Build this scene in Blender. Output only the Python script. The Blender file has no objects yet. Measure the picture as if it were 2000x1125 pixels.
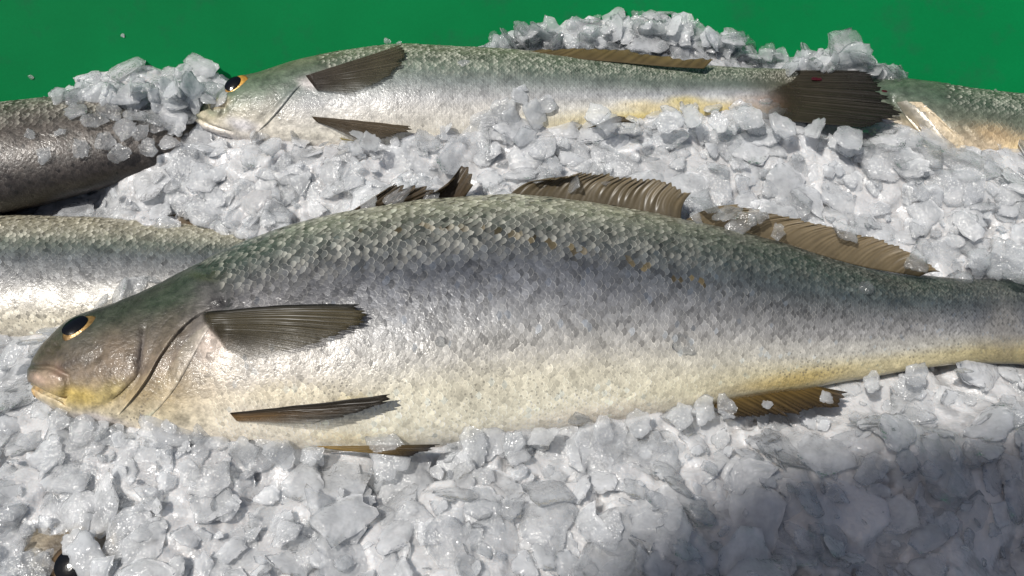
import bpy, math, random
import numpy as np
from mathutils import Vector
from mathutils.bvhtree import BVHTree

random.seed(7)
RNG = np.random.default_rng(11)
scene = bpy.context.scene
COL = scene.collection

# ------------------------------------------------------------------ camera
W, H = 2000.0, 1125.0
DEP = math.radians(52.0)
HFOV = math.radians(62.0)
FPX = (W / 2) / math.tan(HFOV / 2)
FWD = np.array([0.0, math.cos(DEP), -math.sin(DEP)])
RIGHT = np.array([1.0, 0.0, 0.0])
UP = np.array([0.0, math.sin(DEP), math.cos(DEP)])
CAM = np.array([0.0, 0.0, 0.03]) - FWD * 0.52
cam_d = bpy.data.cameras.new('camera')
cam = bpy.data.objects.new('camera', cam_d)
COL.objects.link(cam)
cam.location = CAM
cam.rotation_euler = (math.pi / 2 - DEP, 0, 0)
cam_d.sensor_width = 36.0
cam_d.lens = 18.0 / math.tan(HFOV / 2)
cam_d.clip_start = 0.01
cam_d.clip_end = 100.0
scene.camera = cam

# ------------------------------------------------------------------ light
SUN = np.array([-0.45, -0.20, 1.0]); SUN /= np.linalg.norm(SUN)
world = bpy.data.worlds.new('World')
scene.world = world
world.use_nodes = True
wn = world.node_tree
sky = wn.nodes.new('ShaderNodeTexSky')
sky.sky_type = 'NISHITA'
sky.sun_disc = False
sky.sun_elevation = math.asin(SUN[2])
sky.sun_rotation = math.atan2(SUN[0], SUN[1])
bg = wn.nodes['Background']
bg.inputs['Strength'].default_value = 0.056
sky.dust_density = 3.0
sky.ozone_density = 0.6
wn.links.new(sky.outputs[0], bg.inputs['Color'])
sun_d = bpy.data.lights.new('sun', 'SUN')
sun_d.energy = 4.2
sun_d.angle = math.radians(0.55)
sun_d.color = (1.0, 0.965, 0.91)
sun = bpy.data.objects.new('sun', sun_d)
COL.objects.link(sun)
sun.rotation_euler = Vector(SUN).to_track_quat('Z', 'Y').to_euler()
sun.location = (-1, 1, 3)

vs = scene.view_settings
vs.view_transform = 'Standard'
vs.look = 'None'
vs.exposure = 0.0
vs.gamma = 1.0
vs.use_curve_mapping = False
scene.render.engine = 'CYCLES'
cy = scene.cycles
cy.max_bounces = 9
cy.diffuse_bounces = 4
cy.glossy_bounces = 3
cy.transmission_bounces = 10
cy.transparent_max_bounces = 20
cy.caustics_reflective = False
cy.caustics_refractive = False
cy.sample_clamp_indirect = 4.0
cy.use_denoising = True
cy.use_adaptive_sampling = True
cy.adaptive_threshold = 0.018
cy.adaptive_min_samples = 24


# ------------------------------------------------------------------ helpers
def lin(r, g, b):
    c = np.array([r, g, b], float) / 255.0
    return np.where(c <= 0.04045, c / 12.92, ((c + 0.055) / 1.055) ** 2.4)


def ray(px, py):
    d = FWD * FPX + RIGHT * (px - W / 2) - UP * (py - H / 2)
    return d / np.linalg.norm(d)


def at(px, py, z):
    d = ray(px, py)
    return CAM + d * ((z - CAM[2]) / d[2])


def proj(P):
    v = np.asarray(P) - CAM
    dz = v @ FWD
    return np.stack([W / 2 + FPX * (v @ RIGHT) / dz, H / 2 - FPX * (v @ UP) / dz], -1)


def vnoise(p, seed=0):
    """value noise -1..1 on (...,3) points"""
    p = np.asarray(p, float)
    i = np.floor(p).astype(np.int64)
    f = p - i
    f = f * f * (3 - 2 * f)

    def h(a, b, c):
        n = (a * 374761393 + b * 668265263 + c * 2147483647 + seed * 974711) & 0xffffffff
        n = ((n ^ (n >> 13)) * 1274126177) & 0xffffffff
        n = (n ^ (n >> 16)) & 0xffff
        return n / 32767.5 - 1.0
    out = 0
    for dx in (0, 1):
        wx = f[..., 0] if dx else 1 - f[..., 0]
        for dy in (0, 1):
            wy = f[..., 1] if dy else 1 - f[..., 1]
            for dz in (0, 1):
                wz = f[..., 2] if dz else 1 - f[..., 2]
                out = out + wx * wy * wz * h(i[..., 0] + dx, i[..., 1] + dy, i[..., 2] + dz)
    return out


def fbm(p, octv=3, seed=0):
    p = np.asarray(p, float)
    o, a, s = 0, 1.0, 0
    for k in range(octv):
        o = o + a * vnoise(p, seed + k); s += a
        a *= 0.5; p = p * 2.03 + 7.1
    return o / s


def resample(pts, n, smooth=True):
    pts = np.asarray(pts, float)
    if len(pts) == 2 or not smooth:
        d = np.r_[0, np.cumsum(np.linalg.norm(np.diff(pts[:, :2], axis=0), axis=1))]
        t = np.linspace(0, d[-1], n)
        return np.stack([np.interp(t, d, pts[:, k]) for k in range(pts.shape[1])], 1)
    P = np.vstack([2 * pts[0] - pts[1], pts, 2 * pts[-1] - pts[-2]])
    out = []
    for i in range(1, len(P) - 2):
        for u in np.linspace(0, 1, 24, endpoint=False):
            a, b, c, d = P[i - 1], P[i], P[i + 1], P[i + 2]
            out.append(0.5 * ((2 * b) + (-a + c) * u + (2 * a - 5 * b + 4 * c - d) * u * u + (-a + 3 * b - 3 * c + d) * u ** 3))
    out.append(P[-2])
    return resample(np.array(out), n, smooth=False)


def mesh_obj(name, verts, faces, mat, parent=None, cols=None, smooth=True, extra=None):
    """ONE mesh object; faces an int array (n,3|4) or a list"""
    me = bpy.data.meshes.new(name)
    verts = np.asarray(verts, float).reshape(-1, 3)
    if isinstance(faces, np.ndarray):
        nf, k = faces.shape
        me.vertices.add(len(verts)); me.vertices.foreach_set('co', verts.ravel())
        me.loops.add(nf * k); me.loops.foreach_set('vertex_index', faces.ravel().astype(np.int32))
        me.polygons.add(nf)
        me.polygons.foreach_set('loop_start', np.arange(0, nf * k, k, dtype=np.int32))
        me.update(calc_edges=True)
    else:
        me.from_pydata([tuple(v) for v in verts], [], [tuple(f) for f in faces])
    if smooth:
        me.polygons.foreach_set('use_smooth', np.ones(len(me.polygons), bool))
    if cols is not None:
        a = me.attributes.new('Col', 'FLOAT_COLOR', 'POINT')
        c = np.ones((len(verts), 4)); c[:, :3] = np.asarray(cols).reshape(-1, 3)
        a.data.foreach_set('color', c.ravel().astype(np.float32))
    if extra:
        for k, v in extra.items():
            a = me.attributes.new(k, 'FLOAT', 'POINT')
            a.data.foreach_set('value', np.asarray(v).ravel().astype(np.float32))
    me.materials.append(mat)
    me.validate()
    o = bpy.data.objects.new(name, me)
    COL.objects.link(o)
    if parent is not None:
        o.parent = parent
        if parent.type == 'EMPTY':
            o.matrix_parent_inverse = parent.matrix_world.inverted() if False else __import__('mathutils').Matrix.Translation(-Vector(parent.location))
        else:
            # parent mesh sits at the thing's origin too
            o.matrix_parent_inverse.identity()
    return o


def empty(name, loc, label, cat, group=None):
    o = bpy.data.objects.new(name, None)
    COL.objects.link(o)
    o.location = loc
    o.empty_display_size = 0.02
    tag(o, label, cat, group)
    return o


def tag(o, label=None, cat=None, group=None, kind=None):
    if label: o['label'] = label
    if cat: o['category'] = cat
    if group: o['group'] = group
    if kind: o['kind'] = kind
    return o


def grid_faces(nu, nv, closed=False):
    i = np.arange(nu - 1)[:, None]
    j = np.arange(nv if closed else nv - 1)[None, :]
    j2 = (j + 1) % nv
    a = i * nv + j; b = i * nv + j2; c = (i + 1) * nv + j2; d = (i + 1) * nv + j
    return np.stack([a, b, c, d], -1).reshape(-1, 4)


# ------------------------------------------------------------------ materials
def nodes_of(m):
    m.use_nodes = True
    nt = m.node_tree
    nt.nodes.clear()
    out = nt.nodes.new('ShaderNodeOutputMaterial')
    return nt, out


def N(nt, t, **kw):
    n = nt.nodes.new(t)
    for k, v in kw.items():
        if k in n.inputs: n.inputs[k].default_value = v
        else: setattr(n, k, v)
    return n


def math_n(nt, op, a, b=None, c=None, clamp=False):
    n = nt.nodes.new('ShaderNodeMath'); n.operation = op; n.use_clamp = clamp
    for i, v in enumerate((a, b, c)):
        if v is None: continue
        if isinstance(v, (int, float)): n.inputs[i].default_value = v
        else: nt.links.new(v, n.inputs[i])
    return n.outputs[0]


def skin_material(name, metallic, rough, dots=True, bump=0.25, bscale=420.0, coat=0.4, var=0.25):
    m = bpy.data.materials.new(name)
    nt, out = nodes_of(m)
    L = nt.links.new
    b = N(nt, 'ShaderNodeBsdfPrincipled')
    at_ = N(nt, 'ShaderNodeAttribute', attribute_name='Col')
    geo = N(nt, 'ShaderNodeNewGeometry')
    n1 = N(nt, 'ShaderNodeTexNoise', Scale=180.0, Detail=4.0, Roughness=0.65)
    L(geo.outputs['Position'], n1.inputs['Vector'])
    mr = N(nt, 'ShaderNodeMapRange'); mr.inputs[1].default_value = 0.3; mr.inputs[2].default_value = 0.7
    mr.inputs[3].default_value = 1 - var; mr.inputs[4].default_value = 1 + var
    L(n1.outputs[0], mr.inputs[0])
    mul = N(nt, 'ShaderNodeVectorMath', operation='SCALE')
    L(at_.outputs['Color'], mul.inputs[0]); L(mr.outputs[0], mul.inputs['Scale'])
    col = mul.outputs[0]
    if dots:
        v = N(nt, 'ShaderNodeTexVoronoi', Scale=420.0)
        L(geo.outputs['Position'], v.inputs['Vector'])
        da = N(nt, 'ShaderNodeAttribute', attribute_name='dots')
        lt = math_n(nt, 'LESS_THAN', v.outputs['Distance'], 0.27)
        k = math_n(nt, 'MULTIPLY', lt, da.outputs['Fac'])
        k = math_n(nt, 'MULTIPLY', k, 0.62)
        mx = N(nt, 'ShaderNodeMix', data_type='RGBA')
        L(k, mx.inputs[0]); L(col, mx.inputs[6]); mx.inputs[7].default_value = (0.09, 0.085, 0.075, 1)
        col = mx.outputs[2]
    L(col, b.inputs['Base Color'])
    b.inputs['Metallic'].default_value = metallic
    if name == 'fish_scale':
        ma = N(nt, 'ShaderNodeAttribute', attribute_name='metal'); L(ma.outputs['Fac'], b.inputs['Metallic'])
    n2 = N(nt, 'ShaderNodeTexNoise', Scale=90.0, Detail=3.0)
    L(geo.outputs['Position'], n2.inputs['Vector'])
    mr2 = N(nt, 'ShaderNodeMapRange'); mr2.inputs[1].default_value = 0.3; mr2.inputs[2].default_value = 0.7
    mr2.inputs[3].default_value = rough * 0.7; mr2.inputs[4].default_value = rough * 1.4
    L(n2.outputs[0], mr2.inputs[0]); L(mr2.outputs[0], b.inputs['Roughness'])
    b.inputs['Coat Weight'].default_value = coat
    b.inputs['Coat Roughness'].default_value = 0.09
    b.inputs['Coat IOR'].default_value = 1.33
    n3 = N(nt, 'ShaderNodeTexNoise', Scale=bscale, Detail=3.0, Roughness=0.6)
    L(geo.outputs['Position'], n3.inputs['Vector'])
    bp = N(nt, 'ShaderNodeBump', Strength=bump, Distance=0.0012)
    L(n3.outputs[0], bp.inputs['Height'])
    L(bp.outputs[0], b.inputs['Normal']); L(bp.outputs[0], b.inputs['Coat Normal'])
    L(b.outputs[0], out.inputs[0])
    return m


def ice_material(name, clear_lo, clear_hi, color, gloss=0.10, bump=0.35, trans=0.5, seed=0.0, sss=False):
    """cloudy ice: scattering (front and back) + clear part + wet surface reflection"""
    m = bpy.data.materials.new(name)
    nt, out = nodes_of(m)
    L = nt.links.new
    geo = N(nt, 'ShaderNodeNewGeometry')
    add = N(nt, 'ShaderNodeVectorMath', operation='ADD'); add.inputs[1].default_value = (seed, seed * 2, 3)
    L(geo.outputs['Position'], add.inputs[0])
    pos = add.outputs[0]
    # bump: melted undulation + fine beads of water
    nb = N(nt, 'ShaderNodeTexNoise', Scale=150.0, Detail=2.0, Roughness=0.5)
    L(pos, nb.inputs['Vector'])
    nf = N(nt, 'ShaderNodeTexNoise', Scale=620.0, Detail=1.5, Roughness=0.5)
    L(pos, nf.inputs['Vector'])
    b1 = N(nt, 'ShaderNodeBump', Strength=bump, Distance=0.006)
    L(nb.outputs[0], b1.inputs['Height'])
    b2 = N(nt, 'ShaderNodeBump', Strength=0.9, Distance=0.0011)
    L(nf.outputs[0], b2.inputs['Height']); L(b1.outputs[0], b2.inputs['Normal'])
    # colour
    nc = N(nt, 'ShaderNodeTexNoise', Scale=40.0, Detail=3.0)
    L(pos, nc.inputs['Vector'])
    ramp = N(nt, 'ShaderNodeMix', data_type='RGBA')
    L(nc.outputs[0], ramp.inputs[0])
    c = np.array(color)
    ramp.inputs[6].default_value = (*(c * np.array([0.90, 0.93, 0.97])), 1)
    ramp.inputs[7].default_value = (*np.minimum(c * np.array([1.06, 1.05, 1.03]), 0.95), 1)
    dif = N(nt, 'ShaderNodeBsdfDiffuse'); L(ramp.outputs[2], dif.inputs[0]); L(b1.outputs[0], dif.inputs['Normal'])
    tr = N(nt, 'ShaderNodeBsdfTranslucent'); L(ramp.outputs[2], tr.inputs[0])
    ms = N(nt, 'ShaderNodeMixShader'); ms.inputs[0].default_value = trans
    L(dif.outputs[0], ms.inputs[1]); L(tr.outputs[0], ms.inputs[2])
    if sss:
        ms = N(nt, 'ShaderNodeBsdfPrincipled'); L(ramp.outputs[2], ms.inputs['Base Color'])
        ms.inputs['Subsurface Weight'].default_value = 1.0; ms.inputs['Subsurface Scale'].default_value = 0.004
        ms.inputs['Subsurface Radius'].default_value = (0.85, 0.95, 1.0); ms.inputs['Specular IOR Level'].default_value = 0.0
        ms.inputs['Roughness'].default_value = 0.5; L(b1.outputs[0], ms.inputs['Normal'])
    tp = N(nt, 'ShaderNodeBsdfTransparent'); tp.inputs[0].default_value = (0.98, 0.99, 0.995, 1)
    # cloudiness differs from flake to flake (per-flake attribute) and inside a flake
    fa = N(nt, 'ShaderNodeAttribute', attribute_name='clear')
    nn = N(nt, 'ShaderNodeTexNoise', Scale=75.0, Detail=3.0, Roughness=0.6)
    L(pos, nn.inputs['Vector'])
    s = math_n(nt, 'MULTIPLY_ADD', nn.outputs[0], 1.5, -0.75)
    s = math_n(nt, 'ADD', s, fa.outputs['Fac'])
    mr = N(nt, 'ShaderNodeMapRange'); mr.inputs[3].default_value = clear_lo; mr.inputs[4].default_value = clear_hi
    L(s, mr.inputs[0])
    rf = N(nt, 'ShaderNodeBsdfRefraction', Roughness=0.06, IOR=1.25); L(b1.outputs[0], rf.inputs['Normal'])
    cl = N(nt, 'ShaderNodeMixShader'); cl.inputs[0].default_value = 0.25
    L(tp.outputs[0], cl.inputs[1]); L(rf.outputs[0], cl.inputs[2])
    m2 = N(nt, 'ShaderNodeMixShader'); L(mr.outputs[0], m2.inputs[0])
    L(ms.outputs[0], m2.inputs[1]); L(cl.outputs[0], m2.inputs[2])
    fr = N(nt, 'ShaderNodeFresnel', IOR=1.45); L(b2.outputs[0], fr.inputs['Normal'])
    gl = N(nt, 'ShaderNodeBsdfGlossy', Roughness=gloss); L(b2.outputs[0], gl.inputs['Normal'])
    front = math_n(nt, 'SUBTRACT', 1.0, geo.outputs['Backfacing'])
    m3 = N(nt, 'ShaderNodeMixShader'); L(math_n(nt, 'MULTIPLY', fr.outputs[0], front), m3.inputs[0])
    L(m2.outputs[0], m3.inputs[1]); L(gl.outputs[0], m3.inputs[2])
    L(m3.outputs[0], out.inputs[0])
    return m


def slush_material():
    """packed ice: light wanders through it (subsurface), wet glinting skin"""
    m = bpy.data.materials.new('packed_ice')
    nt, out = nodes_of(m); L = nt.links.new
    b = N(nt, 'ShaderNodeBsdfPrincipled')
    geo = N(nt, 'ShaderNodeNewGeometry')
    at_ = N(nt, 'ShaderNodeAttribute', attribute_name='cloud')
    n1 = N(nt, 'ShaderNodeTexNoise', Scale=110.0, Detail=4.0, Roughness=0.6); L(geo.outputs['Position'], n1.inputs['Vector'])
    s_ = math_n(nt, 'MULTIPLY_ADD', n1.outputs[0], 0.7, -0.35)
    s_ = math_n(nt, 'ADD', s_, at_.outputs['Fac'], clamp=True)
    mx = N(nt, 'ShaderNodeMix', data_type='RGBA'); L(s_, mx.inputs[0])
    mx.inputs[6].default_value = (0.37, 0.373, 0.38, 1); mx.inputs[7].default_value = (0.60, 0.602, 0.61, 1)
    L(mx.outputs[2], b.inputs['Base Color'])
    b.subsurface_method = 'RANDOM_WALK'
    b.inputs['Subsurface Weight'].default_value = 1.0
    b.inputs['Subsurface Radius'].default_value = (0.8, 0.92, 1.0)
    b.inputs['Subsurface Scale'].default_value = 0.0045
    b.inputs['IOR'].default_value = 1.31
    nb = N(nt, 'ShaderNodeTexNoise', Scale=190.0, Detail=2.0); L(geo.outputs['Position'], nb.inputs['Vector'])
    nf = N(nt, 'ShaderNodeTexNoise', Scale=700.0, Detail=1.5); L(geo.outputs['Position'], nf.inputs['Vector'])
    b1 = N(nt, 'ShaderNodeBump', Strength=0.35, Distance=0.004); L(nb.outputs[0], b1.inputs['Height'])
    b2 = N(nt, 'ShaderNodeBump', Strength=0.9, Distance=0.0010); L(nf.outputs[0], b2.inputs['Height']); L(b1.outputs[0], b2.inputs['Normal'])
    L(b1.outputs[0], b.inputs['Normal']); L(b2.outputs[0], b.inputs['Coat Normal'])
    b.inputs['Roughness'].default_value = 0.22
    b.inputs['Coat Weight'].default_value = 1.0; b.inputs['Coat IOR'].default_value = 1.33; b.inputs['Coat Roughness'].default_value = 0.19
    L(b.outputs[0], out.inputs[0])
    return m


def simple_material(name, color, rough=0.4, metallic=0.0, coat=0.0, spec=0.5):
    m = bpy.data.materials.new(name)
    nt, out = nodes_of(m)
    b = N(nt, 'ShaderNodeBsdfPrincipled')
    b.inputs['Base Color'].default_value = (*color, 1)
    b.inputs['Roughness'].default_value = rough
    b.inputs['Metallic'].default_value = metallic
    b.inputs['Specular IOR Level'].default_value = spec
    b.inputs['Coat Weight'].default_value = coat
    b.inputs['Coat Roughness'].default_value = 0.03
    nz = N(nt, 'ShaderNodeTexNoise', Scale=300.0, Detail=3.0)
    geo = N(nt, 'ShaderNodeNewGeometry'); nt.links.new(geo.outputs['Position'], nz.inputs['Vector'])
    bp = N(nt, 'ShaderNodeBump', Strength=0.12, Distance=0.001); nt.links.new(nz.outputs[0], bp.inputs['Height'])
    nt.links.new(bp.outputs[0], b.inputs['Normal'])
    nt.links.new(b.outputs[0], out.inputs[0])
    return m


def tub_material():
    m = bpy.data.materials.new('green_plastic')
    nt, out = nodes_of(m); L = nt.links.new
    b = N(nt, 'ShaderNodeBsdfPrincipled')
    geo = N(nt, 'ShaderNodeNewGeometry')
    n1 = N(nt, 'ShaderNodeTexNoise', Scale=9.0, Detail=5.0, Roughness=0.6); L(geo.outputs['Position'], n1.inputs['Vector'])
    mx = N(nt, 'ShaderNodeMix', data_type='RGBA'); L(n1.outputs[0], mx.inputs[0])
    mx.inputs[6].default_value = (0.0008, 0.115, 0.032, 1); mx.inputs[7].default_value = (0.0012, 0.185, 0.052, 1)
    # grubby smears and fine grain
    n2 = N(nt, 'ShaderNodeTexNoise', Scale=28.0, Detail=6.0, Roughness=0.7); L(geo.outputs['Position'], n2.inputs['Vector'])
    mr = N(nt, 'ShaderNodeMapRange'); mr.inputs[1].default_value = 0.53; mr.inputs[2].default_value = 0.78
    mr.inputs[3].default_value = 0.0; mr.inputs[4].default_value = 0.75; L(n2.outputs[0], mr.inputs[0])
    m2 = N(nt, 'ShaderNodeMix', data_type='RGBA'); L(mr.outputs[0], m2.inputs[0]); L(mx.outputs[2], m2.inputs[6])
    m2.inputs[7].default_value = (0.012, 0.10, 0.045, 1)
    n3 = N(nt, 'ShaderNodeTexNoise', Scale=700.0, Detail=2.0); L(geo.outputs['Position'], n3.inputs['Vector'])
    mr3 = N(nt, 'ShaderNodeMapRange'); mr3.inputs[3].default_value = 0.93; mr3.inputs[4].default_value = 1.07; L(n3.outputs[0], mr3.inputs[0])
    sc = N(nt, 'ShaderNodeVectorMath', operation='SCALE'); L(m2.outputs[2], sc.inputs[0]); L(mr3.outputs[0], sc.inputs['Scale'])
    L(sc.outputs[0], b.inputs['Base Color'])
    b.inputs['Roughness'].default_value = 0.5
    b.inputs['Specular IOR Level'].default_value = 0.03
    bp = N(nt, 'ShaderNodeBump', Strength=0.05, Distance=0.0006); L(n3.outputs[0], bp.inputs['Height']); L(bp.outputs[0], b.inputs['Normal'])
    L(b.outputs[0], out.inputs[0])
    return m


def fin_material():
    m = bpy.data.materials.new('fin_membrane')
    nt, out = nodes_of(m); L = nt.links.new
    b = N(nt, 'ShaderNodeBsdfPrincipled')
    at_ = N(nt, 'ShaderNodeAttribute', attribute_name='Col')
    L(at_.outputs['Color'], b.inputs['Base Color'])
    b.inputs['Roughness'].default_value = 0.55
    b.inputs['Specular IOR Level'].default_value = 0.15
    b.inputs['Coat Weight'].default_value = 0.15; b.inputs['Coat Roughness'].default_value = 0.22
    geo = N(nt, 'ShaderNodeNewGeometry')
    n3 = N(nt, 'ShaderNodeTexNoise', Scale=500.0, Detail=2.0); L(geo.outputs['Position'], n3.inputs['Vector'])
    bp = N(nt, 'ShaderNodeBump', Strength=0.25, Distance=0.001); L(n3.outputs[0], bp.inputs['Height']); L(bp.outputs[0], b.inputs['Normal'])
    tr = N(nt, 'ShaderNodeBsdfTranslucent'); L(at_.outputs['Color'], tr.inputs[0])
    mx = N(nt, 'ShaderNodeMixShader'); mx.inputs[0].default_value = 0.25
    L(b.outputs[0], mx.inputs[1]); L(tr.outputs[0], mx.inputs[2])
    al = N(nt, 'ShaderNodeAttribute', attribute_name='alpha'); tp = N(nt, 'ShaderNodeBsdfTransparent')
    m2 = N(nt, 'ShaderNodeMixShader'); L(al.outputs['Fac'], m2.inputs[0])
    L(tp.outputs[0], m2.inputs[1]); L(mx.outputs[0], m2.inputs[2]); L(m2.outputs[0], out.inputs[0])
    return m


def cornea_material():
    m = bpy.data.materials.new('cornea')
    nt, out = nodes_of(m); L = nt.links.new
    tp = N(nt, 'ShaderNodeBsdfTransparent'); gl = N(nt, 'ShaderNodeBsdfGlossy', Roughness=0.03)
    fr = N(nt, 'ShaderNodeFresnel', IOR=1.12); mx = N(nt, 'ShaderNodeMixShader')
    geo = N(nt, 'ShaderNodeNewGeometry'); front = math_n(nt, 'SUBTRACT', 1.0, geo.outputs['Backfacing'])
    L(math_n(nt, 'MULTIPLY', fr.outputs[0], front), mx.inputs[0]); L(tp.outputs[0], mx.inputs[1]); L(gl.outputs[0], mx.inputs[2]); L(mx.outputs[0], out.inputs[0])
    return m


M_SKIN = skin_material('fish_skin', 0.05, 0.45, bump=0.6, bscale=330.0, coat=0.3, var=0.42)
M_SCALE = skin_material('fish_scale', 0.45, 0.40, dots=True, bump=0.30, bscale=520.0, coat=0.22, var=0.16)
M_FIN = fin_material()
M_CORNEA = cornea_material()
M_PUPIL = simple_material('pupil_black', (0.003, 0.004, 0.006), 0.12, spec=0.25)
M_IRIS = skin_material('iris_gold', 0.3, 0.3, dots=False, bump=0.2, bscale=900.0)
M_BLOOD = simple_material('blood', (0.045, 0.003, 0.004), 0.12, coat=0.7)
M_ICE = ice_material('crushed_ice', 0.50, 0.92, (0.975, 0.972, 0.972), gloss=0.14, bump=0.25, trans=0.26)
M_CLEAR = ice_material('clear_ice', 0.40, 0.92, (0.955, 0.96, 0.96), gloss=0.12, bump=0.3, seed=5.0, trans=0.45)
M_SLUSH = slush_material()
M_TUB = tub_material()
M_BLOCKER = simple_material('blocker_sheet', (0.55, 0.53, 0.48), 0.8)  # for the unseen sheet added to block the sun


# ------------------------------------------------------------------ the tub
def wall_y(x, z):
    """inner face of the flared, gently curved tub wall"""
    x = np.abs(np.asarray(x, float))
    y0 = 0.222 - 0.45 * np.minimum(x, 0.5) ** 2 - 0.45 * np.maximum(x - 0.5, 0)
    return y0 + np.interp(z, [-0.062, -0.055, -0.03, 0.03, 0.20, 0.21, 0.214], [-0.10, -0.085, -0.062, 0.0, 0.20, 0.215, 0.24])


def wall_base(x):
    return wall_y(x, 0.0)


def build_tub():
    t = empty('plastic_tub', (0, 0.0, -0.06), 'bright green plastic tub holding the fish and the crushed ice', 'tub')
    xs = np.linspace(-0.95, 0.95, 80)
    zs = np.r_[-0.060, -0.055, -0.045, -0.03, np.linspace(-0.01, 0.2, 26), 0.207, 0.211, 0.2135, 0.214]
    prof = zs
    V = []
    for x in xs:
        for z in zs:
            V.append((x, float(wall_y(x, z)), z + 0.0009 * math.sin(7 * x + 9 * z)))
    w = mesh_obj('back_wall', V, grid_faces(len(xs), len(prof)), M_TUB, t)
    md = w.modifiers.new('thick', 'SOLIDIFY'); md.thickness = 0.005; md.offset = 1
    fx = np.linspace(-0.95, 0.95, 30); fy = np.linspace(-0.6, 0.0, 12)
    V = []
    for x in fx:
        top = float(wall_y(x, -0.060))
        for u in np.linspace(0, 1, 12):
            V.append((x, -0.6 + (top + 0.6) * u, -0.062))
    f = mesh_obj('tub_floor', V, grid_faces(30, 12), M_TUB, t)
    md = f.modifiers.new('thick', 'SOLIDIFY'); md.thickness = 0.005; md.offset = 1
    return t


build_tub()


# ------------------------------------------------------------------ fish
class Fish:
    pass


def interp_stops(stops, q):
    """stops: [(q, rgb)]"""
    xs = [s[0] for s in stops]
    return np.stack([np.interp(q, xs, [s[1][k] for s in stops]) for k in range(3)], -1)


def seg_dist(pp, line):
    line = np.asarray(line, float)
    best = np.full(pp.shape[:-1], 1e9)
    for a, b in zip(line[:-1], line[1:]):
        d = b - a
        t = np.clip(((pp - a) @ d) / (d @ d), 0, 1)
        best = np.minimum(best, np.linalg.norm(pp - (a + t[..., None] * d), axis=-1))
    return best


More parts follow.
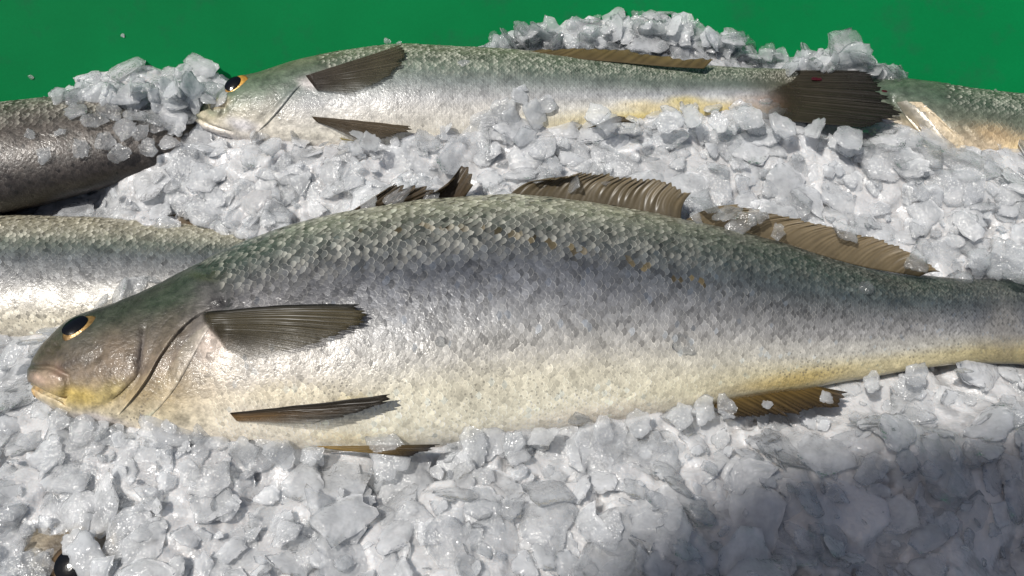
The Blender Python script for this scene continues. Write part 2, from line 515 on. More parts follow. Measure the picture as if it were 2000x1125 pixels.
def build_fish(label, pairs, zc, k, roll, profiles, blobs=(), grooves=(), bumps=(), nS=520, nR=160, metal_mat=None, dots=(0.5, 0.95), seed=1):
    """pairs: (Dx,Dy,Vx,Vy) outline stations in photo pixels, laid at height zc -> a real lofted body"""
    F = Fish()
    st = np.asarray(pairs, float)
    zcs = np.asarray(zc if hasattr(zc, '__len__') else [zc] * len(st), float)
    ks = np.asarray(k if hasattr(k, '__len__') else [k] * len(st), float)
    rl = np.asarray(roll if hasattr(roll, '__len__') else [roll] * len(st), float)
    full = np.column_stack([(st[:, 0] + st[:, 2]) / 2, (st[:, 1] + st[:, 3]) / 2, st, zcs, ks, rl])
    R = resample(full, nS)
    # denser at the nose so that it closes round
    ph = np.arange(nR) / nR * 2 * math.pi
    P = np.zeros((nS, nR, 3)); C = np.zeros((nS, 3)); Aax = np.zeros((nS, 3)); Bax = np.zeros((nS, 3)); ab = np.zeros((nS, 2)); ph0 = np.zeros(nS)
    for i in range(nS):
        Dx, Dy, Vx, Vy, z, kk, ro = R[i, 2:]
        D = at(Dx, Dy, z); Vv = at(Vx, Vy, z)
        c = (D + Vv) / 2
        A0 = D - Vv; h0 = np.linalg.norm(A0) / 2; A0 = A0 / (2 * h0)
        Z = np.array([0, 0, 1.0])
        v = CAM - c; v /= np.linalg.norm(v)
        u = A0 - (A0 @ v) * v; u /= np.linalg.norm(u)
        r = math.radians(ro)
        A = math.cos(r) * A0 + math.sin(r) * Z
        B = -math.sin(r) * A0 + math.cos(r) * Z
        a = h0 * (A0 @ u) / math.sqrt((A @ u) ** 2 + (kk * (B @ u)) ** 2)
        b = kk * a
        C[i] = c; Aax[i] = A; Bax[i] = B; ab[i] = (a, b)
        ph0[i] = math.atan2(b * (B @ u), a * (A @ u))
        x = np.cos(ph); y = np.sin(ph)
        P[i] = c + a * x[:, None] * A + b * y[:, None] * B
    q = (1 - np.cos(ph[None, :] - ph0[:, None])) / 2
    Sx = np.linspace(0, 1, nS)[:, None] * np.ones((1, nR))
    F.R, F.C, F.A, F.B, F.ab, F.ph, F.ph0, F.q = R, C, Aax, Bax, ab, ph, ph0, q
    # normals
    def normals(P):
        dS = np.gradient(P, axis=0); dT = np.roll(P, -1, 1) - np.roll(P, 1, 1)
        n = np.cross(dT, dS); n /= np.linalg.norm(n, axis=-1, keepdims=True) + 1e-12
        out = np.sign(np.sum(n * (P - C[:, None, :]), -1, keepdims=True)); out[out == 0] = 1
        return n * out
    Nn = normals(P)
    pp = proj(P)
    disp = 0.0006 * fbm(P * 60, 3, seed)
    up = (Nn @ (CAM - C.mean(0))) > -0.05
    for (line, w, dep) in grooves:
        d = seg_dist(pp, line)
        disp = disp - dep * np.exp(-(d / w) ** 2) * up
    for (x, y, rx, ry, hgt) in bumps:
        disp = disp + hgt * np.exp(-(((pp[..., 0] - x) / rx) ** 2 + ((pp[..., 1] - y) / ry) ** 2)) * up
    P = P + disp[..., None] * Nn
    Nn = normals(P)
    # colour
    xs = np.array([p[0] for p in profiles])
    cols_at = np.stack([interp_stops(p[1], q) for p in profiles], 0)     # (np,nS,nR,3)
    mx = pp[:, :, 0]
    col = np.zeros((nS, nR, 3))
    for cidx in range(3):
        pass
    if len(xs) == 1:
        col = cols_at[0]
    else:
        xx = np.clip(mx, xs[0], xs[-1])
        idx = np.clip(np.searchsorted(xs, xx) - 1, 0, len(xs) - 2)
        f = (xx - xs[idx]) / (xs[idx + 1] - xs[idx])
        ii, jj = np.meshgrid(np.arange(nS), np.arange(nR), indexing='ij')
        col = cols_at[idx, ii, jj] * (1 - f[..., None]) + cols_at[idx + 1, ii, jj] * f[..., None]
    nz = fbm(P * 45, 4, seed + 3)
    col = col * (1 + 0.22 * nz[..., None])
    nz2 = fbm(P * 120, 3, seed + 9)
    col = col * (1 + 0.15 * nz2[..., None])
    warp = 6 * np.stack([fbm(P * 90, 2, 31), fbm(P * 90, 2, 37)], -1)
    for (x, y, rx, ry, ang, cc, s) in blobs:
        ca, sa = math.cos(math.radians(ang)), math.sin(math.radians(ang))
        dx = pp[..., 0] + warp[..., 0] - x; dy = pp[..., 1] + warp[..., 1] - y
        e = ((dx * ca + dy * sa) / rx) ** 2 + ((-dx * sa + dy * ca) / ry) ** 2
        wgt = (s * np.exp(-e ** 1.5) * up)[..., None]
        col = col * (1 - wgt) + wgt * np.asarray(cc)
    col = np.clip(col, 0.002, 0.9)
    dd = np.clip((q - dots[0]) / 0.12, 0, 1) * np.clip((dots[1] - q) / 0.1, 0, 1)
    dd = dd * np.clip(0.6 + fbm(P * 30, 2, 77), 0, 1)
    base = P.reshape(-1, 3).mean(0); base[2] = P[..., 2].min()
    F.root = empty('fish', base, label, 'fish')
    verts = P.reshape(-1, 3)
    faces = [tuple(f) for f in grid_faces(nS, nR, True)]
    # end caps
    verts = np.vstack([verts, P[0].mean(0), P[-1].mean(0)])
    n0 = nS * nR
    for j in range(nR):
        faces.append((n0, (j + 1) % nR, j)); faces.append((n0 + 1, (nS - 1) * nR + j, (nS - 1) * nR + (j + 1) % nR))
    cc = np.vstack([col.reshape(-1, 3), col[0].mean(0), col[-1].mean(0)])
    F.P, F.N, F.col, F.dots, F.pp = P, Nn, col, dd, pp
    F.body = mesh_obj('body', verts, faces, M_SKIN, F.root, cc, extra={'dots': np.r_[dd.ravel(), 0, 0]})
    F.bvh = BVHTree.FromPolygons([tuple(v) for v in verts], faces)
    F.nS, F.nR = nS, nR
    return F


def hit(F, px, py):
    loc, nor, idx, dist = F.bvh.ray_cast(Vector(CAM), Vector(ray(px, py)))
    if loc is None: return None
    n = np.array(nor); p = np.array(loc)
    if n @ (CAM - p) < 0: n = -n
    i = min(idx // F.nR, F.nS - 1); j = idx % F.nR
    return p, n, F.col[i, j] if idx < (F.nS - 1) * F.nR else F.col[0, 0]


def sampler(F, G, i, j):
    """bilinear sample of a grid G at fractional station i and ring j"""
    i = np.clip(i, 0, F.nS - 1.001); i0 = i.astype(int); fi = (i - i0)[..., None]
    j = np.mod(j, F.nR); j0 = j.astype(int); fj = (j - j0)[..., None]; j1 = (j0 + 1) % F.nR
    j0 = j0 % F.nR
    if G.ndim == 2:
        fi = fi[..., 0]; fj = fj[..., 0]
    return (G[i0, j0] * (1 - fi) * (1 - fj) + G[i0 + 1, j0] * fi * (1 - fj) + G[i0, j1] * (1 - fi) * fj + G[i0 + 1, j1] * fi * fj)


SC_ANG = np.array([0, 36, 70, 110, 180, 250, 290, 324]) * math.pi / 180


def add_scales(F, i_from, i_to, rows, lift_fn, front_fn=None, big=1.0, individuals=0, tint=0.12, spots=None, aspect=0.58, seed=3, glint_x=None):
    rng = np.random.default_rng(seed)
    nS, nR = F.nS, F.nR
    ring = F.P
    half = np.linalg.norm(np.diff(ring, axis=1, append=ring[:, :1]), axis=-1).sum(1) / 2
    step = np.linalg.norm(np.diff(F.C, axis=0), axis=1)
    arc = np.r_[0, np.cumsum(step)]
    # columns
    pos = arc[int(i_from)]; end = arc[int(i_to)]
    Ii, Jj, Rr = [], [], []
    c = 0
    while pos < end:
        i = np.interp(pos, arc, np.arange(nS))
        rs = np.interp(i, np.arange(nS), half) / rows
        jrow = (np.arange(-3, rows + 4) + (0.5 if c % 2 else 0.0)) / rows          # fraction of the visible half
        j0 = np.interp(i, np.arange(nS), F.ph0)
        ph = j0 + jrow * math.pi
        Ii.append(np.full(len(ph), i)); Jj.append(ph / (2 * math.pi) * nR); Rr.append(np.full(len(ph), rs))
        pos += rs * aspect; c += 1
    I = np.concatenate(Ii); J = np.concatenate(Jj); R_ = np.concatenate(Rr)
    I = I + rng.normal(0, 0.06, len(I)) * (R_ / 0.006)
    P0 = sampler(F, F.P, I, J)
    q0 = sampler(F, F.q, I, J)
    px = proj(P0)
    keep = np.ones(len(I), bool)
    if front_fn is not None:
        keep = front_fn(px)
    nrm = sampler(F, F.N, I, J); vis = np.sum(nrm * (CAM - P0), -1) > -0.02
    keep &= vis
    I, J, R_, q0, P0, px = I[keep], J[keep], R_[keep], q0[keep], P0[keep], px[keep]
    n = len(I)
    ca = np.cos(SC_ANG); sa = np.sin(SC_ANG)
    ox = np.where(ca > 0, ca * 0.98, ca * 0.75); oy = sa * 0.66
    oz = np.where(ca > 0.1, 0.62 * (0.25 + 0.75 * ca), -0.55)
    lx = np.r_[0.12, ox * 0.86 + 0.01, ox]            # + rear
    ly = np.r_[0.0, oy * 0.84, oy]
    lz = np.r_[0.52, oz * 0.86 + 0.10, oz]
    sx = R_[:, None] * big; 
    di_dx = 1.0 / (np.interp(I, np.arange(nS - 1), step) + 1e-9)
    rr = np.interp(I, np.arange(nS), half) / (nR / 2)
    x = lx[None] * sx; y = ly[None] * sx
    # a little random twist of every scale
    tw = rng.normal(0, 0.05, n)[:, None]
    x, y = x * np.cos(tw) - y * np.sin(tw), x * np.sin(tw) + y * np.cos(tw)
    II = I[:, None] + x * di_dx[:, None]; JJ = J[:, None] + y / rr[:, None]
    Pv = sampler(F, F.P, II, JJ); Nv = sampler(F, F.N, II, JJ)
    lift = lift_fn(q0, px)[:, None] * (R_[:, None] / 0.0050)
    tk = np.interp(q0, [0, 0.2, 0.4, 1], [1.0, 0.9, 0.7, 0.4])
    tiltx = (tk * rng.normal(0, 0.06, n))[:, None]; tilty = (tk * rng.normal(0, 0.075, n))[:, None]
    z = lz[None] * 0.0007 * lift + (tiltx * x + tilty * y) * np.clip(lift, 0, 1) + 0.00012
    Pv = Pv + Nv * z[..., None]
    col = sampler(F, F.col, I, J)
    col = col * (1 + rng.normal(0, tint, (n, 1)))
    if spots is not None:
        col = spots(px, q0, col, rng)
    col = col * np.interp(q0, [0, 0.25, 0.4], [0.95, 0.95, 1.0])[:, None]
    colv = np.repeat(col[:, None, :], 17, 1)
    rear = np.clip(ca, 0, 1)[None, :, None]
    pe = 1.0 if glint_x is None else np.interp(px[:, 0], *glint_x)
    colv[:, 9:17] = colv[:, 9:17] * (0.64 + 0.83 * rear) + (np.interp(q0, [0.25, 0.42, 0.62, 0.8], [0.05, 0.22, 0.20, 0.05]) * rng.random(n) + pe * np.interp(q0, [0, 0.2, 0.32], [0.60, 0.48, 0.0]) * rng.random(n))[:, None, None] * rear * np.array([1.0, 0.97, 0.84])        # pale free edge; along the back it is sparkle painted into the colour
    pk = 1.0 if glint_x is None else np.interp(px[:, 0], *glint_x)
    pale = pk * np.interp(q0, [0, 0.2, 0.32], [0.62, 0.46, 0.0]) * rng.random(n) ** 2.0  # painted glints: pale crescents on the back scales
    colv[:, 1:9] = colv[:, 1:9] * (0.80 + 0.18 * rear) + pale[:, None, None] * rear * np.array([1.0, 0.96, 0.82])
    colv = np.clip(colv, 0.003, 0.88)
    dv = sampler(F, F.dots, II, JJ)
    mv = np.repeat(np.interp(q0, [0, 0.25, 0.5, 1], [0.22, 0.20, 0.12, 0.03])[:, None], 17, 1)
    fan = np.array([[0, k + 1, (k + 1) % 8 + 1] for k in range(8)] + [[k + 1, k + 9, (k + 1) % 8 + 9] for k in range(8)] + [[k + 1, (k + 1) % 8 + 9, (k + 1) % 8 + 1] for k in range(8)])
    # orientation: make faces outward
    a, b, c_ = Pv[:, 0], Pv[:, 1], Pv[:, 2]
    if np.mean(np.sum(np.cross(b - a, c_ - a) * Nv[:, 0], -1)) < 0: fan = fan[:, [0, 2, 1]]
    ind = np.zeros(n, bool)
    if individuals:
        size = R_ / np.linalg.norm(P0 - CAM, axis=1) * np.clip(np.sum(sampler(F, F.N, I, J) * (CAM - P0), -1) / np.linalg.norm(P0 - CAM, axis=1), 0, 1)
        size = size * np.clip(lift[:, 0], 0.1, 1)
        inside = (px[:, 0] > 10) & (px[:, 0] < 1990)
        ind[np.argsort(-size * inside)[:individuals]] = True
    g = ~ind
    m = g.sum()
    faces = (fan[None] + (np.arange(m) * 17)[:, None, None]).reshape(-1, 3)
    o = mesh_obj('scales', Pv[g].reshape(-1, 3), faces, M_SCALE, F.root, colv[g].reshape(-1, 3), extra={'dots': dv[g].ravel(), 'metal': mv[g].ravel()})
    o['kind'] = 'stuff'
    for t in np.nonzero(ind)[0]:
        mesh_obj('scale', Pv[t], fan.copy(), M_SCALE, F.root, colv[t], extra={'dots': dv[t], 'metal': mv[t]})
    return o


def fin(F, name, base, tip, nray, c_base, c_tip, mode='on', z=(0.03, 0.02), lift=(0.001, 0.003), ragged=0.10, ridge=0.00012, ray_dark=0.45, seed=0, parent=None, bend=0.0, rows=18, edge=None, thin=(0.0, 0.25), fade=0.0):
    rng = np.random.default_rng(seed + 100)
    nc = nray * 5 + 1
    b = resample(base, nc); t = resample(tip, nc)
    # ragged free edge
    per = rng.uniform(-ragged, ragged * 0.35, nray + 1)
    u = np.linspace(0, nray, nc)
    ext = np.interp(u, np.arange(nray + 1), per) - ragged * 0.7 * np.abs(np.sin(u * math.pi)) ** 2 * rng.uniform(0.2, 1.2, nray + 1)[np.minimum(u.astype(int), nray)]
    amp = rng.uniform(0.35, 1.2, nray + 2)
    u = u + 0.25 * np.sin(u * 1.7 + seed)
    V, Cc, Al = [], [], []
    lastz = None
    for c in range(nc):
        for r in range(rows):
            f = r / (rows - 1)
            ff = f * (1 + ext[c])
            px = b[c] + (t[c] - b[c]) * ff
            nrmv = np.array([-(t[c] - b[c])[1], (t[c] - b[c])[0]])
            px = px + nrmv * bend * math.sin(f * math.pi)
            wob = math.cos(u[c] * 2 * math.pi) * amp[min(max(int(u[c] + 0.5), 0), nray)]
            rid = ridge * wob * (1 - 0.4 * f)
            if mode == 'on':
                h = hit(F, *px)
                if h is None:
                    p = at(px[0], px[1], lastz if lastz is not None else z[0]); n = np.array([0, 0, 1.0])
                else:
                    p, n, _ = h; lastz = p[2]
                p = p + n * (lift[0] + (lift[1] - lift[0]) * f + rid)
            else:
                zz = z[0] + (z[1] - z[0]) * f
                p = at(px[0], px[1], zz) + np.array([0, -0.3, 0.95]) * rid
            V.append(p)
            k = 1 - ray_dark * (0.5 - 0.5 * wob) * (0.35 + 0.65 * min(1, f * 3))
            col = (np.asarray(c_base) * (1 - f) + np.asarray(c_tip) * f) * k
            if edge is not None:
                w = np.exp(-((c / (nc - 1)) / edge[1]) ** 2); col = col * (1 - w) + np.asarray(edge[0]) * w
            Cc.append(col)
            memb = 0.5 - 0.5 * max(-1, min(1, wob))
            a_ = 1 - (thin[0] * (c / (nc - 1)) ** 1.1 + thin[1] * f * f) * (0.55 + 0.6 * memb)
            a_ = max(0.12, min(1, a_))
            if fade: a_ *= min(1.0, f / fade) ** 1.3
            Al.append(a_)
    V = np.array(V); Cc = np.array(Cc)
    Cc = Cc * (1 + 0.3 * fbm(V * 160, 3, seed)[:, None])
    o = mesh_obj(name, V, grid_faces(nc, rows), M_FIN, parent or F.root, np.clip(Cc, 0.003, 0.8), extra={'alpha': np.array(Al)})
    md = o.modifiers.new('thick', 'SOLIDIFY'); md.thickness = 0.0004; md.offset = 0
    return o


def shell(F, name, front, rear, lift, nu=40, nv=16, mat=None, tintfn=None, fold=0.0018, parent=None, power=1.0):
    """a plate lying on the body between two pixel lines, its rear edge free"""
    fr = resample(front, nu); re = resample(rear, nu)
    V, C = [], []
    last = None
    for a in range(nu):
        for b in range(nv + 2):
            f = b / (nv - 1) if b < nv else (1.02 if b == nv else 1.07)
            px = fr[a] + (re[a] - fr[a]) * f
            h = hit(F, *px)
            if h is None: h = last
            if h is None:
                h = (at(px[0], px[1], 0.03), np.array([0, 0, 1.0]), np.array([0.2, 0.2, 0.2]))
            last = h
            p, n, c = h
            e = math.sin(min(1, 3.0 * (a + 0.4) / nu, 3.0 * (nu - 0.6 - a) / nu) * math.pi / 2)
            l = lift[0] + (lift[1] - lift[0]) * min(f, 1.0) ** power * max(e, 0.15)
            if b == nv: l = l * 0.6
            if b > nv: l = -0.0006
            p = p + n * l
            V.append(p)
            c = np.array(c)
            if tintfn: c = tintfn(c, f, a / (nu - 1))
            C.append(c)
    V = np.array(V); C = np.array(C)
    return mesh_obj(name, V, grid_faces(nu, nv + 2), mat or M_SKIN, parent or F.root, np.clip(C, 0.003, 0.85), extra={'dots': np.zeros(len(V)), 'metal': np.full(len(V), 0.75)})


def dome(p, n, ex, rx, ry, h, rings=8, seg=32, shift=(0, 0)):
    ex = ex - (ex @ n) * n; ex /= np.linalg.norm(ex); ey = np.cross(n, ex)
    V = []; rr = []
    for a in range(rings + 1):
        r = a / rings
        for s in range(seg):
            t = s / seg * 2 * math.pi
            V.append(p + ex * (rx * r * math.cos(t) + shift[0]) + ey * (ry * r * math.sin(t) + shift[1]) + n * h * (1 - r * r))
            rr.append(r)
    return np.array(V), grid_faces(rings + 1, seg, True), np.array(rr)


def eye(F, px, py, r, tilt, col_in, col_out, pupil=0.58, shift=(0, 0), label=None, squash=0.8, nmix=0.0):
    p, n, _ = hit(F, px, py)
    n = n + nmix * (CAM - p) / np.linalg.norm(CAM - p); n /= np.linalg.norm(n)
    a = math.radians(tilt)
    ex = RIGHT * math.cos(a) + UP * math.sin(a)
    V, f, rr = dome(p - n * r * 0.10, n, ex, r, r * squash, r * 0.26)
    ang = np.arctan2((V - p) @ np.cross(n, ex), (V - p) @ ex)
    cc = np.asarray(col_in)[None] * (1 - rr[:, None]) + np.asarray(col_out)[None] * rr[:, None]
    cc = cc * (1 + 0.35 * vnoise(np.stack([ang * 4, rr * 6, 0 * rr], -1), 4)[:, None])
    cc[rr > 0.93] *= 0.25
    o = mesh_obj('eye', V, f, M_IRIS, F.root, np.clip(cc, 0, 0.8), extra={'dots': np.zeros(len(V))})
    if label: o['label'] = label
    V2, f2, _ = dome(p + n * r * 0.125, n, ex, r * pupil * 1.12, r * squash * pupil * 1.12, r * 0.10, shift=shift)
    mesh_obj('pupil', V2, f2, M_PUPIL, o)
    fix_sub(o)
    V3, f3, _ = dome(p - n * r * 0.06, n, ex, r * 0.98, r * squash * 0.98, r * 0.36)
    mesh_obj('cornea', V3, f3, M_CORNEA, o)
    fix_sub(o)
    return o


def fix_sub(o):
    for c in o.children:
        c.matrix_parent_inverse.identity()


def body_norm_lift(v):
    return lambda q, px: np.full(len(q), v)


# ---------------------------------------------------------------- largest fish, in front
g = lin
HEAD = [(0, g(46, 52, 44)), (0.12, g(58, 62, 50)), (0.3, g(84, 76, 64)), (0.5, g(112, 98, 82)), (0.68, g(160, 142, 108)), (0.82, g(198, 186, 158)), (1, g(214, 204, 190))]
NECK = [(0, g(44, 66, 54)), (0.10, g(62, 74, 66)), (0.25, g(92, 92, 94)), (0.4, g(106, 104, 104)), (0.55, g(150, 145, 138)), (0.7, g(186, 178, 166)), (0.85, g(228, 218, 198)), (1, g(236, 226, 210))]
MID = [(0, g(156, 153, 130)), (0.06, g(132, 132, 114)), (0.12, g(96, 98, 90)), (0.2, g(78, 81, 80)), (0.32, g(80, 83, 89)), (0.42, g(102, 104, 109)), (0.55, g(136, 136, 136)), (0.66, g(164, 161, 154)), (0.76, g(200, 194, 174)), (0.9, g(226, 220, 198)), (1, g(230, 223, 208))]  # pale gold first stops put the back's glints into the skin colour
REAR = [(0, g(58, 64, 58)), (0.14, g(52, 62, 56)), (0.3, g(66, 74, 76)), (0.45, g(100, 101, 102)), (0.6, g(136, 135, 134)), (0.75, g(174, 171, 162)), (0.86, g(186, 176, 142)), (1, g(192, 180, 142))]
TAIL = [(0, g(48, 52, 50)), (0.2, g(60, 66, 66)), (0.45, g(84, 88, 94)), (0.65, g(122, 122, 122)), (0.85, g(150, 138, 98)), (1, g(126, 118, 92))]
main_pairs = [
    (57, 735, 59, 750), (60, 720, 64, 763), (67, 703, 74, 778), (95, 664, 118, 806), (137, 626, 180, 826), (172, 607, 235, 838), (254, 578, 310, 855),
    (332, 543, 380, 868), (420, 498, 470, 877), (522, 455, 560, 882), (629, 423, 660, 884), (735, 404, 765, 882), (842, 390, 860, 876),
    (1000, 381, 1000, 857), (1124, 391, 1110, 840), (1220, 405, 1200, 824), (1348, 430, 1320, 803), (1470, 458, 1440, 778),
    (1598, 494, 1580, 757), (1726, 527, 1710, 733), (1833, 541, 1830, 716), (1900, 547, 1905, 711), (1975, 545, 1980, 711), (2060, 540, 2065, 715)]
_dy = lambda x: float(np.interp(x, [0, 130, 250, 520, 735, 1000, 1220, 1348, 1470, 1598, 1726, 1833, 1900], [4, 8, 9, 14, 14, 12, 12, 10, 8, 7, 5, 2, 0]))
main_pairs = [(a, b + _dy(a), c, d + _dy(c)) for a, b, c, d in main_pairs]
n_ = len(main_pairs)
F1 = build_fish('largest fish, olive-brown head at left, scaly silver flank, lying across the ice in front',
    main_pairs, np.interp(np.arange(n_), [0, 4, 8, 14, 20, n_ - 1], [0.030, 0.032, 0.033, 0.033, 0.028, 0.024]),
    np.interp(np.arange(n_), [0, 2, 4, 8, 14, 20, n_ - 1], [0.75, 0.72, 0.66, 0.56, 0.5, 0.42, 0.28]), np.interp(np.arange(n_), [0, 4, 10, 18, n_ - 1], [4, 6, 10, 9, 6]),
    [(120, HEAD), (330, HEAD), (470, NECK), (760, MID), (1150, MID), (1560, REAR), (1800, REAR), (1960, TAIL)],
    blobs=[(100, 690, 40, 34, -30, g(72, 62, 48), 0.7), (100, 735, 26, 26, 0, g(168, 146, 124), 0.75), (66, 768, 12, 9, 30, g(206, 160, 92), 0.7), (78, 740, 16, 10, 20, g(190, 164, 146), 0.7),
           (150, 775, 52, 20, 8, g(186, 162, 84), 0.75), (215, 765, 36, 16, -20, g(180, 164, 100), 0.5), (185, 818, 60, 10, 10, g(205, 198, 196), 0.8),
           (128, 712, 28, 8, -20, g(56, 46, 40), 0.6), (112, 725, 10, 16, 0, g(120, 96, 84), 0.5), (270, 690, 10, 42, 8, g(62, 60, 66), 0.55), (225, 690, 36, 40, 0, g(122, 104, 84), 0.5), (330, 585, 60, 24, -28, g(48, 62, 46), 0.6), (410, 560, 30, 26, 0, g(70, 66, 66), 0.5),
           (430, 590, 18, 11, 0, g(16, 15, 16), 0.95), (400, 540, 34, 10, 10, g(74, 78, 52), 0.5),
           (545, 770, 120, 22, -4, g(214, 200, 160), 0.35), (680, 780, 40, 10, -8, g(216, 196, 120), 0.3), (1540, 742, 110, 16, -9, g(190, 162, 78), 0.5), (1160, 812, 130, 20, -6, g(220, 206, 190), 0.5),
           (412, 672, 26, 40, 20, g(206, 190, 176), 0.75), (1960, 640, 40, 50, 0, g(130, 126, 120), 0.5), (690, 858, 100, 14, 2, g(206, 182, 120), 0.4)],
    grooves=[([(63, 716), (95, 716), (126, 733), (131, 758), (122, 780)], 5, 0.0030), ([(129, 731), (165, 714), (200, 690)], 6, 0.0010),
             ([(57, 752), (84, 768), (120, 784)], 4, 0.0030), ([(282, 640), (272, 690), (268, 735), (236, 772), (190, 800)], 6, 0.0012),
             ([(395, 520), (425, 560), (440, 592)], 8, 0.0010), ([(442, 590), (391, 613), (352, 644)], 7, 0.0012), ([(108, 672), (114, 676)], 4, 0.0016), ([(96, 684), (100, 688)], 3, 0.0014)],
    bumps=[(408, 660, 20, 30, 0.0028), (350, 715, 10, 34, 0.0012), (95, 742, 24, 26, 0.0012), (150, 640, 36, 36, 0.0010), (230, 720, 40, 60, 0.0012), (330, 690, 50, 80, -0.0008)], dots=(0.60, 0.97))


def main_front(px):
    x, y = px[:, 0], px[:, 1]
    # scales start behind the gill opening
    line = np.interp(y, [380, 500, 545, 600, 660, 720, 800, 900], [380, 372, 410, 452, 420, 392, 360, 320]) + 45 * np.random.default_rng(6).random(len(x)) ** 2
    return (x > line) & (x < 2050)


def main_lift(q, px):
    return np.interp(q, [0, 0.1, 0.35, 0.6, 0.75, 0.9, 1.0], [1.0, 1.15, 1.05, 0.9, 0.5, 0.32, 0.15]) * np.interp(px[:, 0], [380, 600, 800], [0.35, 0.75, 1.0])


LAT = np.array([(700, 455), (870, 440), (990, 455), (1120, 490), (1250, 520), (1400, 565), (1550, 600)], float)


def main_spots(px, q, col, rng):
    d = seg_dist(px, LAT)
    n = len(px)
    m = (d < 7) & (rng.random(n) < 0.30) & (px[:, 0] < 1400)
    col[m] = lin(92, 82, 60) * rng.uniform(0.7, 1.2, (m.sum(), 1))
    m = (d < 20) & (rng.random(n) < 0.2); col[m] *= 0.65
    # scattered bluish and dark scales
    m = rng.random(n) < 0.03; col[m] = col[m] * np.array([0.92, 0.98, 1.06])
    m = (rng.random(n) < 0.28) & (q < 0.65); col[m] *= 0.70
    m = (rng.random(n) < 0.10) & (q < 0.3); col[m] = np.minimum(col[m] * 1.4, 0.6)
    return col


add_scales(F1, 90, 519, 43, main_lift, main_front, big=1.05, individuals=300, spots=main_spots, tint=0.10, glint_x=([420, 620, 1150, 1450], [0.6, 1.0, 0.9, 0.3]))

# gill plates
shell(F1, 'gill_membrane', [(395, 612), (350, 650), (310, 705), (280, 755), (246, 800), (222, 826)],
      [(436, 606), (402, 650), (368, 712), (338, 762), (300, 806), (262, 838)], (-0.0006, 0.0007),
      tintfn=lambda c, f, a: np.clip(c * (0.75 + 0.4 * f) + np.array([0.03, 0.026, 0.010]) + (0.10 * f * f), 0, 0.6))
shell(F1, 'gill_cover', [(330, 560), (285, 640), (274, 690), (262, 736), (232, 775), (185, 806)],
      [(441, 589), (391, 613), (352, 646), (313, 699), (281, 752), (216, 828)], (-0.0010, 0.0022), nv=22,
      tintfn=lambda c, f, a: c * (1.0 + 0.35 * max(0, f - 0.85) / 0.15), power=1.3)
shell(F1, 'cheek_plate', [(215, 650), (200, 690), (180, 740), (150, 785)], [(280, 640), (272, 692), (264, 736), (196, 800)], (-0.0008, 0.0007))
shell(F1, 'lower_jaw', [(66, 782), (86, 796), (118, 812), (150, 822)], [(61, 757), (84, 770), (112, 782), (140, 800)], (-0.0006, 0.0016), nu=26, nv=10, tintfn=lambda c, f, a: c * 0.6 + 0.4 * g(206, 188, 158))
eye(F1, 155, 640, 0.0102, 48, g(196, 158, 92), g(120, 92, 54), pupil=0.64, shift=(-0.0012, 0.0022), squash=0.70, nmix=0.30)

DK, LT, OL = g(66, 58, 44), g(122, 104, 76), g(84, 76, 56)
fin(F1, 'pectoral_fin', [(392, 614), (396, 628), (408, 646), (424, 664), (440, 684)], [(700, 602), (722, 626), (668, 656), (590, 684), (478, 702)], 30, g(66, 60, 44), g(88, 80, 58),
    lift=(0.0012, 0.0050), ragged=0.05, seed=1, edge=(g(26, 26, 22), 0.06), ray_dark=0.4, thin=(1.0, 0.25), bend=-0.02, fade=0.05)
fin(F1, 'pelvic_fin', [(450, 806), (455, 812), (464, 822)], [(778, 764), (748, 784), (620, 816)], 12, g(136, 108, 72), g(48, 42, 32), lift=(0.0006, 0.0085), ragged=0.05, seed=2, ray_dark=0.55, thin=(0.8, 0.1), edge=(g(40, 36, 30), 0.3))
fin(F1, 'pelvic_fin', [(610, 872), (640, 876), (670, 880)], [(868, 868), (850, 876), (800, 892)], 8, g(150, 122, 62), g(40, 36, 34), mode='plane', z=(0.030, 0.036), ragged=0.06, seed=3)
fin(F1, 'dorsal_fin', [(680, 416), (740, 407), (800, 398), (850, 392), (880, 390), (906, 388)], [(760, 366), (800, 348), (856, 372), (890, 345), (908, 318), (928, 356)], 14, g(78, 66, 52), g(98, 86, 68), mode='plane', z=(0.048, 0.060), ragged=0.25, seed=4)
fin(F1, 'dorsal_fin', [(990, 386), (1050, 388), (1120, 394), (1220, 408), (1330, 430)], [(1070, 350), (1150, 336), (1240, 344), (1310, 356), (1350, 376)], 26, g(82, 74, 58), g(132, 118, 92), mode='plane', z=(0.048, 0.060), ragged=0.13, seed=5, bend=-0.12, ray_dark=0.38)
fin(F1, 'dorsal_fin', [(1335, 432), (1410, 446), (1490, 466), (1590, 495), (1690, 522), (1796, 540)], [(1440, 400), (1530, 420), (1600, 436), (1712, 464), (1782, 494), (1836, 530)], 40, g(98, 87, 66), g(142, 126, 98), mode='plane', z=(0.045, 0.054), ragged=0.06, seed=6, bend=-0.08, ray_dark=0.3)
fin(F1, 'anal_fin', [(1376, 788), (1420, 776), (1500, 762), (1590, 754)], [(1446, 816), (1556, 810), (1638, 792), (1664, 768)], 18, g(110, 90, 50), g(70, 58, 42), mode='plane', z=(0.026, 0.032), ragged=0.14, seed=7, ray_dark=0.6, fade=0.2)
fin(F1, 'caudal_fin', [(2030, 545), (2036, 590), (2038, 640), (2036, 680), (2030, 712)], [(2240, 430), (2290, 520), (2300, 630), (2290, 740), (2250, 830)], 20, g(70, 68, 64), g(78, 72, 62), mode='plane', z=(0.030, 0.034), ragged=0.08, seed=8)

